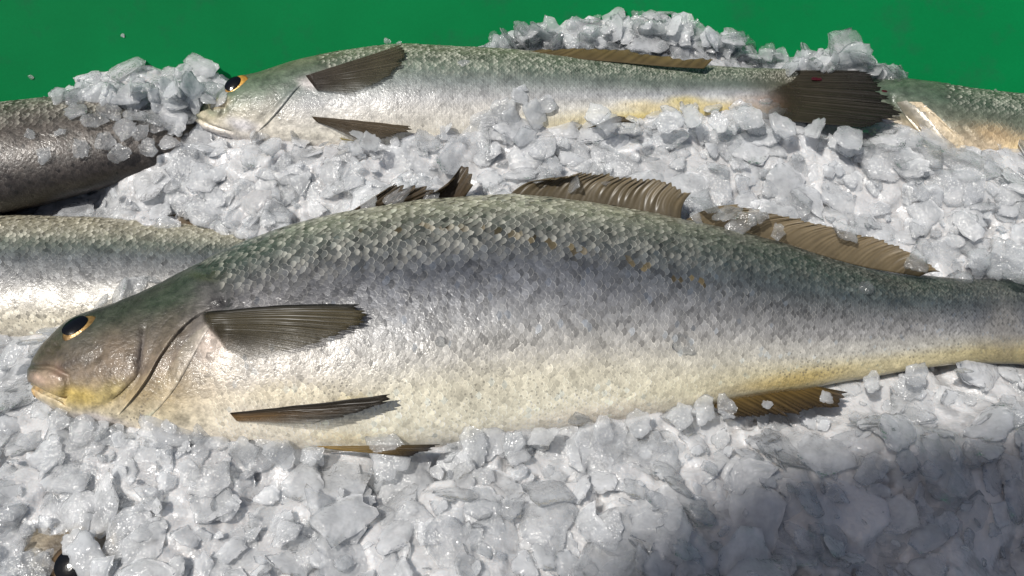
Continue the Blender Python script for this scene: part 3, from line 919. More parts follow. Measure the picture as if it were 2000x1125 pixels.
# ---------------------------------------------------------------- far fish
H2 = [(0, g(58, 76, 56)), (0.15, g(74, 92, 70)), (0.35, g(112, 118, 98)), (0.5, g(156, 150, 128)), (0.65, g(196, 188, 168)), (0.8, g(208, 200, 186)), (1, g(204, 198, 196))]
B2 = [(0, g(104, 106, 84)), (0.10, g(88, 98, 80)), (0.22, g(92, 104, 92)), (0.36, g(118, 124, 122)), (0.5, g(156, 156, 156)), (0.65, g(190, 186, 178)), (0.82, g(216, 210, 196)), (1, g(220, 214, 204))]
R2 = [(0, g(72, 82, 64)), (0.2, g(70, 84, 70)), (0.38, g(98, 106, 100)), (0.52, g(150, 152, 154)), (0.65, g(198, 196, 188)), (0.8, g(204, 186, 126)), (1, g(196, 178, 140))]
T2 = [(0, g(56, 54, 40)), (0.3, g(66, 64, 48)), (0.6, g(84, 74, 58)), (0.85, g(106, 86, 68)), (1, g(104, 84, 66))]
p2 = [(377, 227, 379, 236), (381, 218, 390, 246), (387, 213, 402, 254), (414, 191, 440, 268), (440, 168, 478, 278), (462, 152, 505, 284), (504, 143, 550, 292), (570, 123, 610, 298), (660, 104, 690, 302), (780, 91, 800, 304), (870, 95, 890, 300),
      (960, 98, 970, 292), (1050, 105, 1060, 280), (1170, 114, 1180, 262), (1290, 125, 1300, 248), (1380, 130, 1390, 238), (1460, 134, 1465, 232), (1540, 137, 1545, 232), (1600, 140, 1604, 236)]
n_ = len(p2)
F2 = build_fish('far fish with an amber eye, lying whole along the green tub wall', p2,
    np.interp(np.arange(n_), [0, 5, 9, 13, n_ - 1], [0.046, 0.047, 0.048, 0.048, 0.050]), np.interp(np.arange(n_), [0, 4, 9, 14, n_ - 1], [0.7, 0.62, 0.56, 0.5, 0.2]), 18.0,
    [(420, H2), (600, B2), (950, B2), (1250, R2), (1440, R2), (1540, T2)],
    blobs=[(425, 205, 26, 12, -20, g(170, 150, 124), 0.7), (395, 226, 16, 8, 30, g(198, 186, 160), 0.7), (520, 215, 16, 34, 25, g(132, 128, 116), 0.5), (645, 145, 30, 18, -20, g(96, 88, 84), 0.5), (605, 162, 22, 14, 0, g(196, 188, 186), 0.7),
           (1335, 200, 36, 10, 0, g(190, 170, 84), 0.7), (1260, 208, 60, 9, 0, g(196, 176, 120), 0.6), (1390, 205, 40, 10, 0, g(186, 166, 100), 0.5), (1490, 205, 60, 18, 0, g(136, 96, 84), 0.55),
           (470, 245, 30, 12, 10, g(206, 204, 212), 0.6)],
    grooves=[([(384, 214), (410, 208), (432, 202), (440, 214), (432, 228)], 4, 0.0020), ([(380, 230), (410, 246), (450, 258)], 3, 0.0018), ([(575, 160), (545, 195), (520, 225), (490, 262)], 5, 0.0010)],
    bumps=[(420, 215, 20, 14, 0.0012)], nS=280, nR=100, dots=(2, 3), seed=5)
add_scales(F2, 60, 268, 34, lambda q, px: np.interp(q, [0, 0.12, 0.3, 0.6, 1], [0.8, 0.7, 0.3, 0.2, 0.1]), lambda px: px[:, 0] > np.interp(px[:, 1], [90, 160, 260], [600, 620, 590]) + 90 * np.random.default_rng(5).random(len(px)), seed=8, tint=0.10)
shell(F2, 'gill_cover', [(540, 150), (528, 178), (512, 208), (494, 235), (470, 258)], [(600, 152), (574, 180), (548, 212), (522, 240), (495, 264)], (-0.0008, 0.0014), nu=30, nv=14, tintfn=lambda c, f, a: c * (1 + 0.3 * max(0, f - 0.8) / 0.2))
eye(F2, 461, 165, 0.0092, 48, g(224, 178, 86), g(180, 130, 56), pupil=0.62, shift=(-0.0012, 0.0016), squash=0.74, nmix=0.3)
fin(F2, 'pectoral_fin', [(598, 150), (604, 158), (612, 168), (620, 178)], [(796, 92), (790, 122), (760, 156), (690, 186)], 24, g(62, 54, 48), g(88, 84, 66), lift=(0.001, 0.003), ragged=0.06, seed=11, ray_dark=0.35, thin=(0.7, 0.3))
fin(F2, 'pelvic_fin', [(610, 228), (614, 233), (620, 238)], [(812, 246), (790, 258), (720, 274)], 12, g(84, 72, 56), g(96, 84, 66), lift=(0.001, 0.006), ragged=0.05, seed=12, thin=(0.6, 0.2))
fin(F2, 'pelvic_fin', [(664, 268), (672, 274), (678, 282)], [(724, 276), (722, 284), (706, 294)], 4, g(170, 156, 100), g(84, 74, 54), lift=(0.001, 0.004), ragged=0.05, seed=13)
fin(F2, 'dorsal_fin', [(1010, 106), (1100, 113), (1200, 121), (1300, 130), (1375, 134)], [(1060, 96), (1140, 94), (1230, 98), (1330, 112), (1392, 116)], 16, g(92, 80, 56), g(118, 104, 66), mode='plane', z=(0.066, 0.068), ragged=0.18, seed=14)
fin(F2, 'anal_fin', [(1150, 250), (1180, 244), (1215, 238)], [(1185, 236), (1210, 226), (1242, 240)], 5, g(110, 98, 74), g(84, 74, 58), mode='plane', z=(0.062, 0.066), ragged=0.1, seed=15)
fin(F2, 'caudal_fin', [(1470, 138), (1480, 160), (1486, 184), (1480, 210), (1470, 230)], [(1688, 138), (1722, 164), (1734, 196), (1760, 224), (1690, 250)], 34, g(66, 60, 46), g(44, 42, 38), mode='plane', z=(0.054, 0.064), ragged=0.06, seed=16, ray_dark=0.45, edge=None, thin=(0.0, 0.15), fade=0.35)

# ---------------------------------------------------------------- dark fish at the left edge
DKF = [(0, g(76, 70, 62)), (0.3, g(72, 66, 60)), (0.6, g(64, 58, 54)), (0.85, g(50, 45, 42)), (1, g(40, 36, 34))]
p3 = [(-420, 232, -420, 470), (-300, 222, -300, 460), (-120, 214, -120, 436), (0, 208, 0, 416), (120, 196, 110, 388), (220, 196, 210, 362), (300, 212, 290, 338), (360, 232, 350, 318), (400, 250, 396, 300)]
F3 = build_fish('dark brown scaly fish at the left edge, half covered with ice', p3, 0.036, [0.62] * 7 + [0.5, 0.4], 8.0, [(0, DKF), (300, DKF)], nS=200, nR=90, dots=(2, 3), seed=9)
add_scales(F3, 10, 190, 30, lambda q, px: np.full(len(q), 0.8), seed=12, tint=0.22)

# ---------------------------------------------------------------- silvery fish behind the big head
S4 = [(0, g(156, 150, 128)), (0.14, g(132, 130, 114)), (0.24, g(84, 92, 84)), (0.36, g(92, 96, 98)), (0.52, g(118, 118, 118)), (0.68, g(168, 164, 156)), (0.84, g(206, 198, 178)), (1, g(214, 206, 190))]
p4 = [(-420, 440, -420, 660), (-300, 432, -300, 672), (-120, 426, -120, 676), (0, 424, 0, 672), (140, 426, 140, 666), (280, 432, 280, 655), (400, 440, 400, 640), (520, 452, 520, 615), (640, 470, 640, 590), (740, 490, 740, 570)]
F4 = build_fish('silvery fish at the left edge, its scaly back glittering behind the largest fish', p4, [0.006] * 10, [0.5] * 8 + [0.42, 0.4], 0.0, [(0, S4), (500, S4)], nS=220, nR=100, dots=(0.6, 0.95), seed=14)
add_scales(F4, 10, 200, 34, lambda q, px: np.interp(q, [0, 0.3, 0.6, 1], [1.15, 1.0, 0.5, 0.2]), seed=15, tint=0.2)
fin(F4, 'dorsal_fin', [(300, 438), (360, 440), (430, 444), (500, 450)], [(318, 424), (372, 408), (440, 412), (520, 440)], 12, g(92, 74, 46), g(84, 68, 44), mode='plane', z=(0.018, 0.022), ragged=0.10, seed=17)

# ---------------------------------------------------------------- fish under the far tail, right edge
S5 = [(0, g(74, 86, 70)), (0.2, g(72, 86, 72)), (0.4, g(100, 104, 90)), (0.55, g(150, 138, 116)), (0.72, g(190, 172, 146)), (0.88, g(212, 192, 160)), (1, g(214, 200, 176))]
p5 = [(1668, 168, 1668, 262), (1690, 160, 1690, 286), (1740, 156, 1738, 310), (1800, 163, 1800, 334), (1880, 176, 1880, 348), (2000, 190, 2000, 362), (2140, 204, 2140, 380), (2300, 222, 2300, 400)]
F5 = build_fish('green-backed fish at the right edge with a bright silver gill plate', p5, 0.036, [0.4, 0.5, 0.55, 0.58, 0.58, 0.58, 0.58, 0.58], 14.0, [(1750, S5), (2050, S5)],
    blobs=[(1940, 262, 50, 18, 20, g(196, 160, 110), 0.4), (1990, 290, 40, 20, 0, g(216, 190, 140), 0.5)],
    grooves=[([(1745, 195), (1790, 240), (1830, 290), (1850, 320)], 10, 0.004), ([(1800, 210), (1850, 252), (1880, 286)], 5, 0.001), ([(1880, 250), (1910, 280), (1960, 300)], 5, 0.0012)], nS=160, nR=90, dots=(2, 3), seed=21)
add_scales(F5, 40, 158, 34, lambda q, px: np.interp(q, [0, 0.3, 0.6, 1], [1.0, 0.7, 0.3, 0.1]), lambda px: px[:, 0] > 1790 + 0.4 * (px[:, 1] - 200) + 140 * np.random.default_rng(4).random(len(px)), seed=22)
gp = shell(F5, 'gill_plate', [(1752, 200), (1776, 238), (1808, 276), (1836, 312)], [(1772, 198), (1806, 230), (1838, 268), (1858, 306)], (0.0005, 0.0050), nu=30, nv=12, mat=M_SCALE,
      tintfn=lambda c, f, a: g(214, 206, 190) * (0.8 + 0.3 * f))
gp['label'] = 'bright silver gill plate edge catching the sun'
shell(F5, 'gill_cover', [(1772, 200), (1806, 232), (1838, 270), (1856, 306)], [(1800, 202), (1842, 240), (1878, 276), (1890, 306)], (0.0010, 0.0030), nu=26, nv=10, tintfn=lambda c, f, a: g(196, 180, 152) * (0.7 + 0.4 * f))

# ---------------------------------------------------------------- fish buried at bottom left, only the eye shows
S6 = [(0, g(120, 110, 92)), (0.4, g(140, 130, 112)), (0.7, g(176, 168, 150)), (1, g(190, 184, 170))]
p6 = [(-40, 1090, -38, 1120), (-10, 1030, 0, 1160), (60, 1000, 80, 1200), (150, 990, 170, 1220), (260, 990, 280, 1230), (380, 1000, 400, 1230), (500, 1020, 500, 1220)]
F6 = build_fish('fish buried in the ice at bottom left, only its eye showing', p6, 0.008, 0.55, 0.0, [(0, S6), (300, S6)],
    blobs=[(115, 1085, 30, 40, 20, g(60, 46, 34), 0.6)], nS=120, nR=80, dots=(2, 3), seed=31)
eye(F6, 142, 1104, 0.0120, 20, g(120, 100, 70), g(96, 76, 52), pupil=0.62, squash=0.95, nmix=0.2)

FISH = [F1, F2, F3, F4, F5, F6]

# small blood spots on the far fish
def blood(F, px, py, rx, ry, label, z=None):
    h = hit(F, px, py)
    if z is not None: p, n = at(px, py, z), np.array([0, -0.4, 0.9])
    else: p, n, _ = h
    V, f, rr = dome(p, n / np.linalg.norm(n), RIGHT, rx, ry, 0.0012, rings=5, seg=20)
    V = p + (V - p) * (1 + 0.7 * fbm((V - p) * 260, 2, 3))[:, None] * np.array([1, 1, 0.35])
    return mesh_obj('blood_spot', V, f, M_BLOOD, F.root)
blood(F2, 1432, 214, 0.0028, 0.002, '')
blood(F2, 1597, 154, 0.0044, 0.0020, '', z=0.0605)
blood(F2, 1728, 178, 0.0025, 0.0016, '', z=0.0650)

# ------------------------------------------------------------------ crushed ice
ctrl = [  # (px, py, z) the ice surface
    (-300, 900, .020), (-300, 1100, .030), (0, 720, .012), (0, 820, .024), (0, 950, .030), (0, 1100, .028), (60, 860, .026), (150, 870, .030), (150, 1000, .028), (130, 1090, .024), (250, 868, .034), (350, 878, .035),
    (300, 1000, .034), (300, 1100, .034), (450, 890, .033), (560, 905, .026), (650, 910, .020), (750, 912, .018), (850, 905, .019), (950, 890, .026), (1100, 870, .020), (1250, 840, .020), (1400, 830, .020),
    (600, 1000, .034), (900, 1000, .034), (1200, 980, .032), (600, 1110, .034), (900, 1110, .034), (1200, 1110, .030), (1550, 820, .018), (1700, 770, .018), (1850, 740, .018), (2000, 735, .018), (2200, 760, .018),
    (1500, 920, .032), (1750, 860, .034), (2000, 850, .032), (1500, 1050, .022), (1750, 1000, .018), (2000, 980, .016), (1750, 1110, .008), (2000, 1110, .002), (2300, 1000, .012),
    (500, 700, .0), (1000, 650, .0), (1500, 620, .0), (1900, 620, .0),
    (-200, 560, -.02), (200, 560, -.02), (400, 560, -.01), (40, 680, .008), (120, 640, .010), (230, 590, .012), (330, 530, .012),
    (-200, 420, .012), (0, 412, .010), (150, 400, .014), (300, 400, .020), (450, 415, .024), (600, 410, .030), (300, 350, .034), (450, 330, .038), (600, 340, .040), (750, 340, .040), (900, 350, .040), (400, 285, .040), (520, 300, .044), (700, 310, .047), (850, 270, .050), (1000, 240, .054), (1060, 220, .054), (1100, 250, .048), (1200, 250, .048), (1320, 238, .050), (1450, 245, .050), (1600, 262, .050), (1700, 262, .050),
    (1000, 330, .042), (1150, 320, .044), (1400, 320, .044), (1400, 390, .038), (1600, 400, .036), (1750, 460, .034), (1850, 500, .032), (1950, 500, .036), (2000, 450, .038), (1800, 330, .048), (1900, 340, .048), (2000, 345, .048), (1900, 420, .042), (2200, 450, .04), (2200, 560, .034), (1960, 530, .030),
    (-200, 260, .020), (0, 225, .030), (100, 190, .034), (180, 148, .042), (250, 138, .044), (350, 143, .042), (430, 157, .036), (330, 225, .052), (360, 270, .050), (300, 300, .044), (310, 330, .040), (200, 260, .02), (480, 150, .028), (600, 120, .020), (800, 95, .024),
    (940, 92, .034), (1040, 70, .046), (1150, 62, .052), (1280, 50, .058), (1400, 66, .050), (1500, 110, .036), (1560, 105, .036), (1650, 72, .052), (1720, 120, .042), (1760, 150, .034), (1850, 175, .024), (1990, 190, .02), (2200, 220, .02)]
CP = np.array([at(x, y, z) for x, y, z in ctrl])
EYE6 = at(150, 1095, 0.026)[:2]


def ice_z(x, y):
    p = np.stack([np.asarray(x, float), np.asarray(y, float)], -1)
    d2 = ((p[..., None, :] - CP[:, :2]) ** 2).sum(-1) + 1.2e-4
    w = d2 ** -1.9
    z = (w * CP[:, 2]).sum(-1) / w.sum(-1)
    q = np.stack([p[..., 0], p[..., 1], 0 * p[..., 0]], -1)
    z = z + 0.0045 * fbm(q * 22, 2, 51) + 0.0010 * fbm(q * 60, 2, 57) - 0.014 * np.exp(-((p - EYE6) ** 2).sum(-1) / 0.010 ** 2)
    # fall away behind the ice bank in front of the wall
    return z


def tub_inside(x, y, z):
    return y < wall_y(x, z) - 0.004


# packed bed: overlapping broken flakes frozen together into one relief
def build_bed():
    rng = np.random.default_rng(41)
    nx, ny = 760, 400
    gx = np.linspace(-0.56, 0.56, nx); gy = np.linspace(-0.27, 0.285, ny)
    GX, GY = np.meshgrid(gx, gy, indexing='ij')
    Z0 = np.zeros((nx, ny))
    for a in range(0, nx, 50): Z0[a:a + 50] = ice_z(GX[a:a + 50], GY[a:a + 50])
    G3 = np.stack([GX, GY, 0 * GX], -1)
    Z0 = Z0 - 0.0032
    Hh = Z0 - 0.0060 + 0.0018 * fbm(G3 * 160, 3, 61)
    T = np.full((nx, ny), 0.12)
    wx = GX + 0.0010 * fbm(G3 * 420, 2, 71); wy = GY + 0.0010 * fbm(G3 * 420, 2, 73)
    dx = gx[1] - gx[0]; dy = gy[1] - gy[0]
    for (n, r0, r1, tl, hj) in ((2400, 0.011, 0.027, 0.13, 0.0010), (4200, 0.006, 0.014, 0.17, 0.0010), (3200, 0.003, 0.007, 0.25, 0.0008)):
        for _ in range(n):
            cx = rng.uniform(-0.55, 0.55); cy_ = rng.uniform(-0.26, 0.28)
            r = r0 + (r1 - r0) * rng.random() ** 1.5
            i0 = max(int((cx - r * 1.3 + 0.56) / dx), 0); i1 = min(int((cx + r * 1.3 + 0.56) / dx) + 2, nx)
            j0 = max(int((cy_ - r * 1.3 + 0.27) / dy), 0); j1 = min(int((cy_ + r * 1.3 + 0.27) / dy) + 2, ny)
            if i1 - i0 < 3 or j1 - j0 < 3: continue
            X = wx[i0:i1, j0:j1] - cx; Y = wy[i0:i1, j0:j1] - cy_
            an = rng.uniform(0, 6.28); el = rng.uniform(0.55, 1.0)
            U = X * math.cos(an) + Y * math.sin(an); Vv = (-X * math.sin(an) + Y * math.cos(an)) / el
            k = rng.integers(5, 9)
            th = np.sort(rng.uniform(0, 6.28, k)) + np.arange(k) * 0.0
            rho = np.sqrt(U * U + Vv * Vv) / (r * 1.15)
            for t in th:
                rho = np.maximum(rho, (U * math.cos(t) + Vv * math.sin(t)) / (r * rng.uniform(0.6, 1.0)))
            ins = rho < 1
            if not ins.any(): continue
            gxs, gys = rng.normal(0, tl, 2)
            ic = min(max(int((cx + 0.56) / dx), 0), nx - 1); jc = min(max(int((cy_ + 0.27) / dy), 0), ny - 1)
            h = 0.55 * Z0[i0:i1, j0:j1] + 0.45 * Z0[ic, jc] + rng.normal(-0.0008, hj) + gxs * X + gys * Y - 0.0016 * np.clip((rho - 0.72) / 0.28, 0, 1) ** 2 + rng.uniform(-0.10, 0.05) / r * (X * X + Y * Y) * 0.6
            cur = Hh[i0:i1, j0:j1]
            up = ins & (h > cur)
            cur[up] = h[up]
            T[i0:i1, j0:j1][up] = np.clip(rng.normal(0.62, 0.26), 0.05, 1.0) + 0.30 * np.clip((rho[up] - 0.86) / 0.14, 0, 1)
    for ax in (0, 1):
        Hh = 0.5 * Hh + 0.25 * (np.roll(Hh, 1, ax) + np.roll(Hh, -1, ax))
    out_ = (GY > wall_y(GX, Hh) + 0.004).ravel()                       # nothing beyond the tub wall
    fc = grid_faces(nx, ny)[:, ::-1]
    fc = fc[~out_[fc].all(1)].copy()
    base = mesh_obj('ice_bed', np.stack([GX, GY, Hh], -1).reshape(-1, 3), fc, M_SLUSH, extra={'cloud': T.ravel()})
    tag(base, 'packed bed of white crushed ice filling the tub under the fish', 'ice', kind='stuff')


build_bed()


def ico(sub):
    import bmesh
    bm = bmesh.new(); bmesh.ops.create_icosphere(bm, subdivisions=sub, radius=1.0)
    bm.verts.ensure_lookup_table()
    v = np.array([x.co[:] for x in bm.verts]); f = np.array([[x.index for x in q.verts] for q in bm.faces])
    bm.free()
    return v, f


IV3, IF3 = ico(3)
IV2, IF2 = ico(2)


def chip_shape(rng, V, flat, cuts=9, rough=0.10):
    """an irregular broken flake: sphere cut by planes, edges a little melted"""
    v = V.copy()
    for _ in range(cuts):
        n = rng.normal(size=3); n /= np.linalg.norm(n)
        d = rng.uniform(0.35, 0.8)
        s = v @ n - d
        v = v - np.clip(s, 0, None)[:, None] * n * 0.93
    v = v + rough * fbm(v * 1.7 + rng.uniform(0, 50), 3, 5)[:, None] * V
    v = v * np.array([1.0, rng.uniform(0.55, 0.95), flat])
    # gentle bend, so that no flake is a perfect slab
    v[:, 2] += rng.uniform(-0.15, 0.15) * v[:, 0] ** 2
    return v / np.abs(v[:, :2]).max()


def plate(rng, segs, rings, thick):
    """a broken flake of ice: thin, angular outline with nicked edges, wavy faces, melted rim"""
    th = np.arange(segs) / segs * 2 * math.pi
    k = rng.integers(4, 8)
    tn = np.arange(k) / k * 6.283 + rng.uniform(0, 0.8, k)
    dk = rng.uniform(0.55, 1.0, k)
    c = np.cos(th[:, None] - tn[None])
    r = np.min(np.where(c > 0.12, dk[None] / np.maximum(c, 0.12), 9), 1)
    r = np.minimum(r, rng.uniform(0.95, 1.3))
    r = r * (1 + 0.07 * rng.normal(size=segs))
    r = r / r.max()
    el = rng.uniform(0.6, 1.0)
    V = []
    ph = rng.uniform(0, 50)
    rad = np.r_[0.0001, np.linspace(0.3, 1, rings) ** 0.75]
    w = rng.uniform(-0.35, 0.35, 2)
    for sgn in (1, -1):
        for q in rad:
            x = r * q * np.cos(th); y = r * q * np.sin(th) * el
            t = thick * math.sqrt(max(0.0, 1 - q ** 5)) * (1 + 0.5 * (w[0] * x + w[1] * y))
            z = sgn * t * 0.5 + 0.09 * fbm(np.stack([x * 1.6 + ph, y * 1.6, np.full(segs, sgn * 2.0)], -1), 2, 3) * (1 - 0.4 * q) + 0.10 * vnoise(np.stack([x + ph, y, 0 * x], -1), 9)
            V.append(np.stack([x, y, z], -1))
    V = np.concatenate(V)
    nr = len(rad)
    top = grid_faces(nr, segs, True)
    bot = top[:, ::-1] + nr * segs
    rim_a = (nr - 1) * segs + np.arange(segs); rim_b = nr * segs + rim_a
    rim = np.stack([rim_a, np.roll(rim_a, -1), np.roll(rim_b, -1), rim_b], -1)[:, ::-1]
    f = np.vstack([top[:, ::-1], bot[:, ::-1], rim[:, ::-1]])
    f = np.vstack([f[:, [0, 1, 2]], f[:, [0, 2, 3]]])
    vol = np.sum(V[f[:, 0]] * np.cross(V[f[:, 1]], V[f[:, 2]]))
    return V, (f if vol > 0 else f[:, ::-1]).copy()


crng = np.random.default_rng(23)
_p = [plate(crng, 26, 5, crng.uniform(0.12, 0.30)) for _ in range(50)]
SH3 = [q[0] for q in _p]; PF3 = _p[0][1]
_p = [plate(crng, 13, 3, crng.uniform(0.2, 0.45)) for _ in range(50)]
SH2 = [q[0] for q in _p]; PF2 = _p[0][1]
_p = [plate(crng, 20, 3, crng.uniform(0.14, 0.34)) for _ in range(60)]
SHM = [q[0] for q in _p]; PFM = _p[0][1]
SHL = [plate(crng, 26, 5, crng.uniform(0.45, 0.9))[0] for _ in range(40)]


def rot_from(nrm, spin, rng, tilt):
    n = nrm + rng.normal(0, tilt, 3); n /= np.linalg.norm(n)
    ex = np.array([math.cos(spin), math.sin(spin), 0.0]); ex = ex - (ex @ n) * n; ex /= np.linalg.norm(ex)
    return np.column_stack([ex, np.cross(n, ex), n])


def fish_top(x, y):
    best = -1
    for F in FISH:
        h = F.bvh.ray_cast(Vector((x, y, 0.5)), Vector((0, 0, -1)))
        if h[0] is not None: best = max(best, h[0][2])
    return best


def in_poly(px, py, poly):
    c = False; n = len(poly)
    for i in range(n):
        x1, y1 = poly[i]; x2, y2 = poly[(i + 1) % n]
        if (y1 > py) != (y2 > py) and px < (x2 - x1) * (py - y1) / (y2 - y1) + x1: c = not c
    return c


# openings in the ice (fish eye at bottom left, fins that stay uncovered)
OPEN = [[(96, 1070), (125, 1055), (160, 1078), (196, 1066), (204, 1085), (176, 1125), (170, 1180), (96, 1180)],
        [(1000, 378), (1110, 350), (1270, 362), (1330, 378), (1330, 415), (1150, 400)],
        [(1520, 440), (1600, 450), (1760, 500), (1800, 530), (1700, 520)],
        [(1400, 790), (1500, 762), (1640, 768), (1640, 792), (1440, 810)],
        [(890, 390), (900, 330), (920, 330), (925, 384)], [(640, 872), (850, 866), (830, 884), (700, 884)],
        [(340, 436), (380, 414), (470, 418), (480, 442)], [(1230, 124), (1380, 118), (1385, 132)],
        [(1540, 128), (1690, 138), (1756, 222), (1700, 250), (1560, 238)], [(610, 228), (800, 246), (700, 270)],
        [(0, 250), (240, 230), (280, 340), (0, 400)], [(1748, 195), (1860, 305), (1840, 312), (1760, 240)]]


def blocked(p, r):
    px = proj(p)
    for poly in OPEN:
        if in_poly(px[0], px[1], poly): return True
    return False


def shade_zone(px, py):
    return py > np.interp(px, [1230, 1480, 2000], [1125, 935, 840])


def zone(px, py):
    if shade_zone(px, py): return ('bluish grey ice flake in the shaded lower right corner', 'shaded ice flakes at lower right')
    if py < 150 and px > 900 or py < 100: return ('pale greenish ice lump piled against the green wall behind the far fish', 'ice lumps against the tub wall')
    if px < 520 and py < 260: return ('pale ice lump heaped over the dark fish at the left edge', 'ice lumps over the dark fish')
    if py < np.interp(px, [0, 500, 1000, 1500, 2000], [420, 440, 390, 460, 540]): return ('translucent ice flake in the strip of ice between the far fish and the largest fish', 'ice flakes between the two long fish')
    if py < 700: return ('small ice flake beside the head of the largest fish', 'ice flakes beside the big head')
    return ('translucent white ice flake in the bed of ice in front of the largest fish', 'sunlit ice flakes in front of the largest fish')


PIECES = []          # (verts, faces, material, clear, size, centre)


def put(shape, F_, p, R, size, mat, clear):
    PIECES.append((shape * size @ R.T + p, F_, mat, clear, size, p))


def scatter(n, r0, r1, shapes, F_, tilt, sink, clear_mean, seed, jit=0.003, lo=-0.23):
    rng = np.random.default_rng(seed)
    # jittered grid
    area = 1.0 * 0.6
    step = math.sqrt(area / n)
    for x0 in np.arange(-0.5, 0.5, step):
        for y0 in np.arange(lo, 0.37, step):
            x = x0 + rng.uniform(0, step); y = y0 + rng.uniform(0, step)
            r = r0 + (r1 - r0) * rng.random() ** 1.7
            px = proj(np.array([x, y, 0.03]))
            if px[0] < -160 or px[0] > 2160 or px[1] > 1260: continue
            z = float(ice_z(x, y))
            if not tub_inside(x, y, z): continue
            ft = fish_top(x, y)
            if ft > z + 0.004: continue
            e = 0.004
            nrm = np.array([-(float(ice_z(x + e, y)) - z) / e, -(float(ice_z(x, y + e)) - z) / e, 1.0]); nrm[:2] = np.clip(nrm[:2], -0.9, 0.9); nrm /= np.linalg.norm(nrm)
            p = np.array([x, y, z]) + nrm * (rng.normal(0, jit) - sink * r)
            if blocked(p, r): continue
            R = rot_from(nrm, rng.uniform(0, 6.28), rng, tilt)
            put(shapes[rng.integers(len(shapes))], F_, p, R, r, 'ice', np.clip(rng.normal(clear_mean, 0.20), -0.3, 1.2))


scatter(2600, 0.010, 0.026, SHM, PFM, 0.17, 0.14, 0.45, 101, jit=0.0026)
scatter(2600, 0.005, 0.012, SHM, PFM, 0.30, 0.10, 0.50, 102, jit=0.0022)
scatter(1700, 0.0025, 0.0055, SH2, PF2, 0.8, -0.1, 0.6, 103, jit=0.0018)

# lumps piled behind the far fish and over the dark fish
lrng = np.random.default_rng(77)
def wall_z(x, y):
    zz = np.linspace(-0.05, 0.2, 60)
    return float(np.interp(y, wall_y(x, zz), zz))


def lumps(profile, n, ydepth, r0, r1, seed, mat='clear', cm=0.5, base_py=150):
    """heap of broken pieces: each rests on the bed, the wall or on pieces already there"""
    rng = np.random.default_rng(seed)
    prof = np.array(profile, float)
    done = []
    cand = []
    for _ in range(n * 14):
        px = rng.uniform(prof[0, 0], prof[-1, 0])
        top = np.interp(px, prof[:, 0], prof[:, 1])
        f = rng.random() ** 1.1
        cand.append((px, top + 12 + (base_py - top) * f * 0.95, f))
    cand.sort(key=lambda c: -c[2])
    for px, py, f in cand:
        if len(done) >= n: break
        y = ydepth[0] + (ydepth[1] - ydepth[0]) * rng.random()
        d = ray(px, py); p = CAM + d * ((y - CAM[1]) / d[1])
        r = rng.uniform(r0, r1) * (0.75 if f < 0.2 else 1.0)
        if not tub_inside(p[0], p[1], p[2] - 0.3 * r): continue
        if fish_top(p[0], p[1]) > p[2] + 0.002: continue
        sup = max(float(ice_z(p[0], p[1])), wall_z(p[0], p[1]))
        if p[2] < sup - 0.3 * r: continue
        ok = p[2] - sup < 0.55 * r
        crowd = 0
        for (q, rq) in done:
            dd = np.linalg.norm(q - p)
            if dd < 0.55 * (r + rq): crowd += 1
            if dd < 0.80 * (r + rq) and q[2] < p[2] + 0.002: ok = True
        if not ok or crowd > 3: continue
        done.append((p, r))
        R = rot_from(np.array([0, -0.3, 0.9]), rng.uniform(0, 6.28), rng, 0.9)
        sh = SHL[rng.integers(len(SHL))] if rng.random() < 0.3 else SH3[rng.integers(len(SH3))] * 1.25
        put(sh, PF3, p, R, r, mat, np.clip(rng.normal(cm, 0.25), 0, 1.2))


lumps([(935, 82), (960, 60), (1000, 42), (1020, 22), (1070, 22), (1100, 62), (1140, 40), (1180, 30), (1220, 8), (1260, 6), (1290, 22), (1320, 6), (1340, 22), (1400, 44), (1440, 44), (1460, 72), (1520, 88), (1530, 104)], 190, (0.205, 0.255), 0.006, 0.013, 201, base_py=130)
lumps([(1535, 95), (1555, 70), (1580, 40), (1600, 40), (1625, 62), (1650, 40), (1690, 42), (1700, 70), (1725, 100), (1760, 130)], 80, (0.175, 0.235), 0.006, 0.013, 202, base_py=140)
lumps([(60, 176), (100, 165), (150, 150), (190, 128), (240, 120), (300, 124), (360, 118), (410, 124), (450, 145), (495, 140)], 170, (0.14, 0.21), 0.006, 0.013, 203, base_py=215, cm=0.35)
lumps([(-60, 250), (0, 222), (60, 195), (120, 172), (180, 160)], 70, (0.145, 0.20), 0.006, 0.012, 204, base_py=240, cm=0.35)


# single pieces lying on the fish
def on_fish(F, px, py, r, label, clear=0.8, flat=None, lift=0.3, seed=0, mat='clear', round_=False):
    rng = np.random.default_rng(seed + 900)
    h = hit(F, px, py)
    if h is None: return
    p, n, _ = h
    if round_:
        sh = IV2 * np.array([1, 1, 0.7]) * (1 + 0.05 * fbm(IV2 * 1.5, 2, seed)[:, None]); F_ = IF2
    else:
        sh = SH3[rng.integers(len(SH3))].copy(); F_ = PF3
    R = rot_from(n, rng.uniform(0, 6.28), rng, 0.15)
    V = sh * r @ R.T + p + n * r * lift
    o = mesh_obj('ice_flake', V, F_, M_CLEAR, None, extra={'clear': np.full(len(V), clear)})
    tag(o, label, 'ice')
    return o


